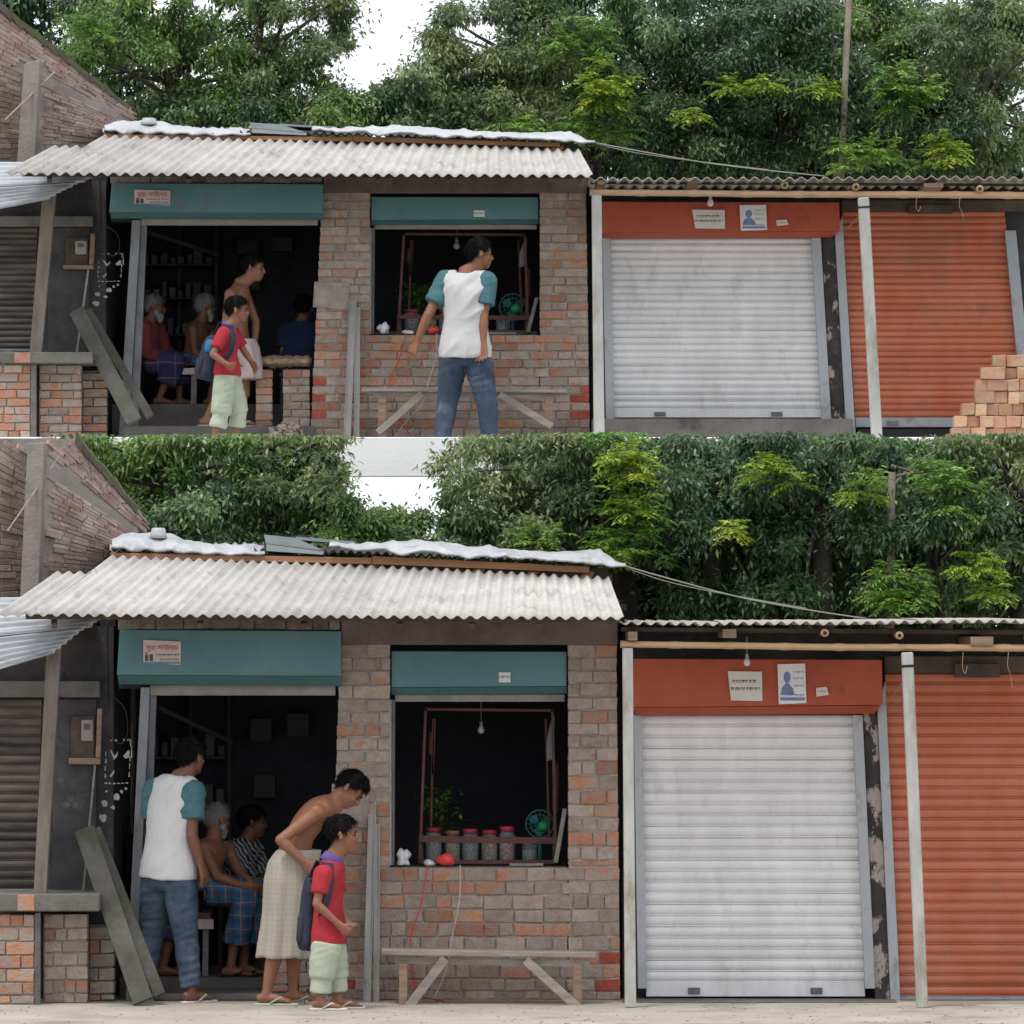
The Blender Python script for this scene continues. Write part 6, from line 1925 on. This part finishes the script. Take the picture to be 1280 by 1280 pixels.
# ------------------------------------------------------------------ people of the lower row
q = Person('man in white teal-sleeved shirt and jeans, back turned, in the lower doorway',
    dict(pelvis=(211, 1096), neck=(226, 970), head=(239, 947), shL=(194, 988, 0.08), shR=(240, 990, -0.10), elL=(190, 1040, 0.2), wrL=(205, 1085, 0.26), elR=(240, 1045, -0.16), wrR=(251, 1079, -0.14),
         hipL=(198, 1104, 0.05), hipR=(225, 1104, -0.05), knL=(190, 1170, 0.10), knR=(232, 1170, -0.10), anL=(178, 1235, 0.06), anR=(239, 1235, -0.12)),
    -0.25, 1.04, 0.25, (0.62, 0.78, 0.0), floor=0.012, front=(0.45, 0.9, 0), feet=((0.3, 1, 0), (0.7, 0.7, 0)), curl=((0.3, 0.5, 0), (-0.5, 0.3, 0)), skin='skin_dark')
q.bow = Vector((-0.015, 0, 0))
q.body().trousers(M['denim'], 1.95, 0.022, wr=0.012, seed=9.0).shirt(M['shirt_white'], M['sleeve_teal'], 0.62, -0.01, 0.028, 0.975, wr=0.018, seed=4.0).sandals(M['sandal_white'])
for cr in ([(188, 1106), (206, 1106), (205, 1126), (189, 1126)], [(217, 1106), (233, 1106), (232, 1126), (218, 1126)]):
    q.patch(q.legwear, M['denim_dark'], 'pocket', cr, -0.25)

r5 = Person('bare-chested man in beige checked lungi bending over the boy, lower row',
    dict(pelvis=(364, 1082), neck=(419, 1003), head=(438, 988), shL=(409, 1008, 0.15), shR=(396, 1016, -0.17), elL=(424, 1062, 0.16), wrL=(402, 1082, 0.02), elR=(351, 1050, -0.24), wrR=(380, 1078, -0.24),
         hipL=(366, 1098, 0.09), hipR=(360, 1098, -0.09), knL=(372, 1185, 0.10), knR=(349, 1187, -0.09), anL=(366, 1250, 0.10), anR=(333, 1250, -0.09)),
    -0.55, 1.0, 0.25, (0.66, -0.15, -0.72), up=(0.75, 0, 0.66), floor=0.012, front=(0.75, 0, -0.6), feet=((1, 0, 0), (1, -0.1, 0)), curl=((0, -0.6, 0.2), (0.3, 0.7, -0.2)), skin='skin', thin=0.98)
r5.bow = Vector((-0.035, 0, 0.045))
r5.body().skirt(M['lungi_beige'], [(374, 1062, 28, 0.17), (367, 1078, 32, 0.205), (364, 1100, 33, 0.215), (363, 1140, 34, 0.205), (360, 1175, 35, 0.20), (358, 1197, 36, 0.20)], -0.55, 2.0).sandals(M['sandal'])

b2 = Person('boy in red shirt and pale green shorts standing before the bending man, lower row',
    dict(pelvis=(411, 1176), neck=(416, 1073), head=(428, 1044), shL=(418, 1090, 0.12), shR=(404, 1092, -0.12), elL=(424, 1130, 0.13), wrL=(434, 1153, 0.01), elR=(396, 1130, -0.17), wrR=(424, 1156, -0.16),
         hipL=(414, 1184, 0.065), hipR=(408, 1184, -0.065), knL=(420, 1222, 0.08), knR=(402, 1223, -0.08), anL=(422, 1258, 0.08), anR=(400, 1258, -0.08)),
    -1.15, 0.84, 0.25, (1, 0.12, 0.0), floor=0.012, front=(1, 0, 0), feet=((1, 0.1, 0), (1, -0.1, 0)), curl=((0, -0.7, 0.2), (0.1, 0.7, 0.3)), skin='skin', thin=0.9)
b2.body(fists=(True, True)).trousers(M['shorts_green'], 1.72, 0.024, 'shorts', wr=0.008, flare=0.012, seed=8.0).shirt(M['shirt_red'], None, 0.66, -0.03, 0.016, 0.965, wr=0.006, seed=8.0).collar(M['collar_purple']).sandals(M['sandal_white'])
cb = P(386, 1140, -1.08)
sh = b2.j['shR']
backpack('dark navy backpack on the boy in red between him and the bending man, lower row', cb, 0.13, 0.25, 0.52, R(4),
    [[cb + Vector((0.02, -0.10, 0.24)), sh + Vector((-0.035, -0.01, 0.085)), sh + Vector((0.05, -0.012, 0.06)), sh + Vector((0.055, -0.02, -0.05)), sh + Vector((0.02, -0.05, -0.20)), cb + Vector((0.05, -0.12, -0.12))]], False)

s4 = seated('grey-haired bare-backed man in blue plaid lungi seated in the lower shop',
    dict(pelvis=(262, 1106), neck=(267, 1050), head=(272, 1024), shL=(284, 1060, 0.12), shR=(254, 1060, -0.10), elL=(300, 1092, 0.12), wrL=(316, 1104, 0.05), elR=(272, 1096, -0.18), wrR=(300, 1106, -0.16),
         hipL=(266, 1112, 0.09), hipR=(259, 1112, -0.09), knL=(320, 1114, 0.10), knR=(308, 1116, -0.08), anL=(304, 1206, 0.10), anR=(288, 1206, -0.08)),
    0.85, 0.92, 0.225, (0.8, 0.6, -0.05), LO.zp + 0.004, feet=((1, 0.1, 0), (1, 0, 0)), front=(0.8, 0.55, 0), skin='skin')
s4.body('hair_grey', beard='beard').lungi_seated(M['lungi_blue'], 0.70, 2.0).sandals(M['black'])
s5 = seated('dark-haired man in black-and-white streaked shirt seated deeper in the lower shop',
    dict(pelvis=(300, 1108), neck=(308, 1050), head=(317, 1028), shL=(317, 1060, 0.13), shR=(298, 1061, -0.13), elL=(326, 1094, 0.15), wrL=(336, 1110, 0.05), elR=(300, 1094, -0.17), wrR=(320, 1108, -0.12),
         hipL=(303, 1114, 0.09), hipR=(299, 1114, -0.09), knL=(344, 1116, 0.10), knR=(334, 1116, -0.08), anL=(334, 1206, 0.10), anR=(326, 1206, -0.08)),
    1.45, 0.92, 0.225, (1, 0.1, -0.05), LO.zp + 0.002, skin='skin_dark')
s5.body('hair').shirt(M['zebra'], None, 0.9, -0.02, 0.022, 0.97).lungi_seated(M['lungi_tan'], 0.7)
s6J = {n: (LO.uv(c[0] - 4, c[1])[0], LO.uv(c[0], c[1])[1]) + tuple(c[2:]) for n, c in oldJ.items()}
s6J['pelvis'] = (191, 1112); s6J['hipL'] = (194, 1118, 0.08); s6J['hipR'] = (190, 1118, -0.08)
s6J['neck'] = (196, 1058); s6J['head'] = (204, 1034); s6J['shL'] = (206, 1068, 0.15); s6J['shR'] = (189, 1070, -0.15)
s6J['knL'] = (236, 1122, 0.08); s6J['knR'] = (229, 1124, -0.10); s6J['anL'] = (228, 1206, 0.08); s6J['anR'] = (203, 1206, -0.10)
s6J['elL'] = (216, 1100, 0.18); s6J['wrL'] = (232, 1116, 0.06); s6J['elR'] = (192, 1102, -0.19); s6J['wrR'] = (214, 1118, -0.12)
s6 = seated('man in maroon shirt and navy lungi seated hidden behind the standing man, lower shop', s6J, 0.95, 0.90, 0.22, (1, -0.1, -0.05), LO.zp + 0.002, skin='skin_dark')
s6.body('hair_grey').shirt(M['maroon'], None, 1.55, -0.02, 0.02, 0.97).lungi_seated(M['lungi_navy'], 0.6)
# seat for the man in the streaked shirt
ib = thing('wooden_stool', 'dark wooden box stool under the man in streaked shirt, lower shop', 'stool', (s5.j['pelvis'].x, s5.j['pelvis'].y, LO.zp))
cx, cy, zz = s5.j['pelvis'].x, s5.j['pelvis'].y, s5.j['pelvis'].z - 0.12
MB().box((cx - 0.16, cy - 0.15, zz - 0.03), (cx + 0.16, cy + 0.15, zz)).build('seat', M['wood_dark'], ib, bevel=0.004)
for a in (-1, 1):
    for c_ in (-1, 1):
        MB().bar((cx + a * 0.13, cy + c_ * 0.12, zz - 0.03), (cx + a * 0.14, cy + c_ * 0.13, LO.zp), 0.03, 0.03).build('leg', M['wood_dark'], ib)
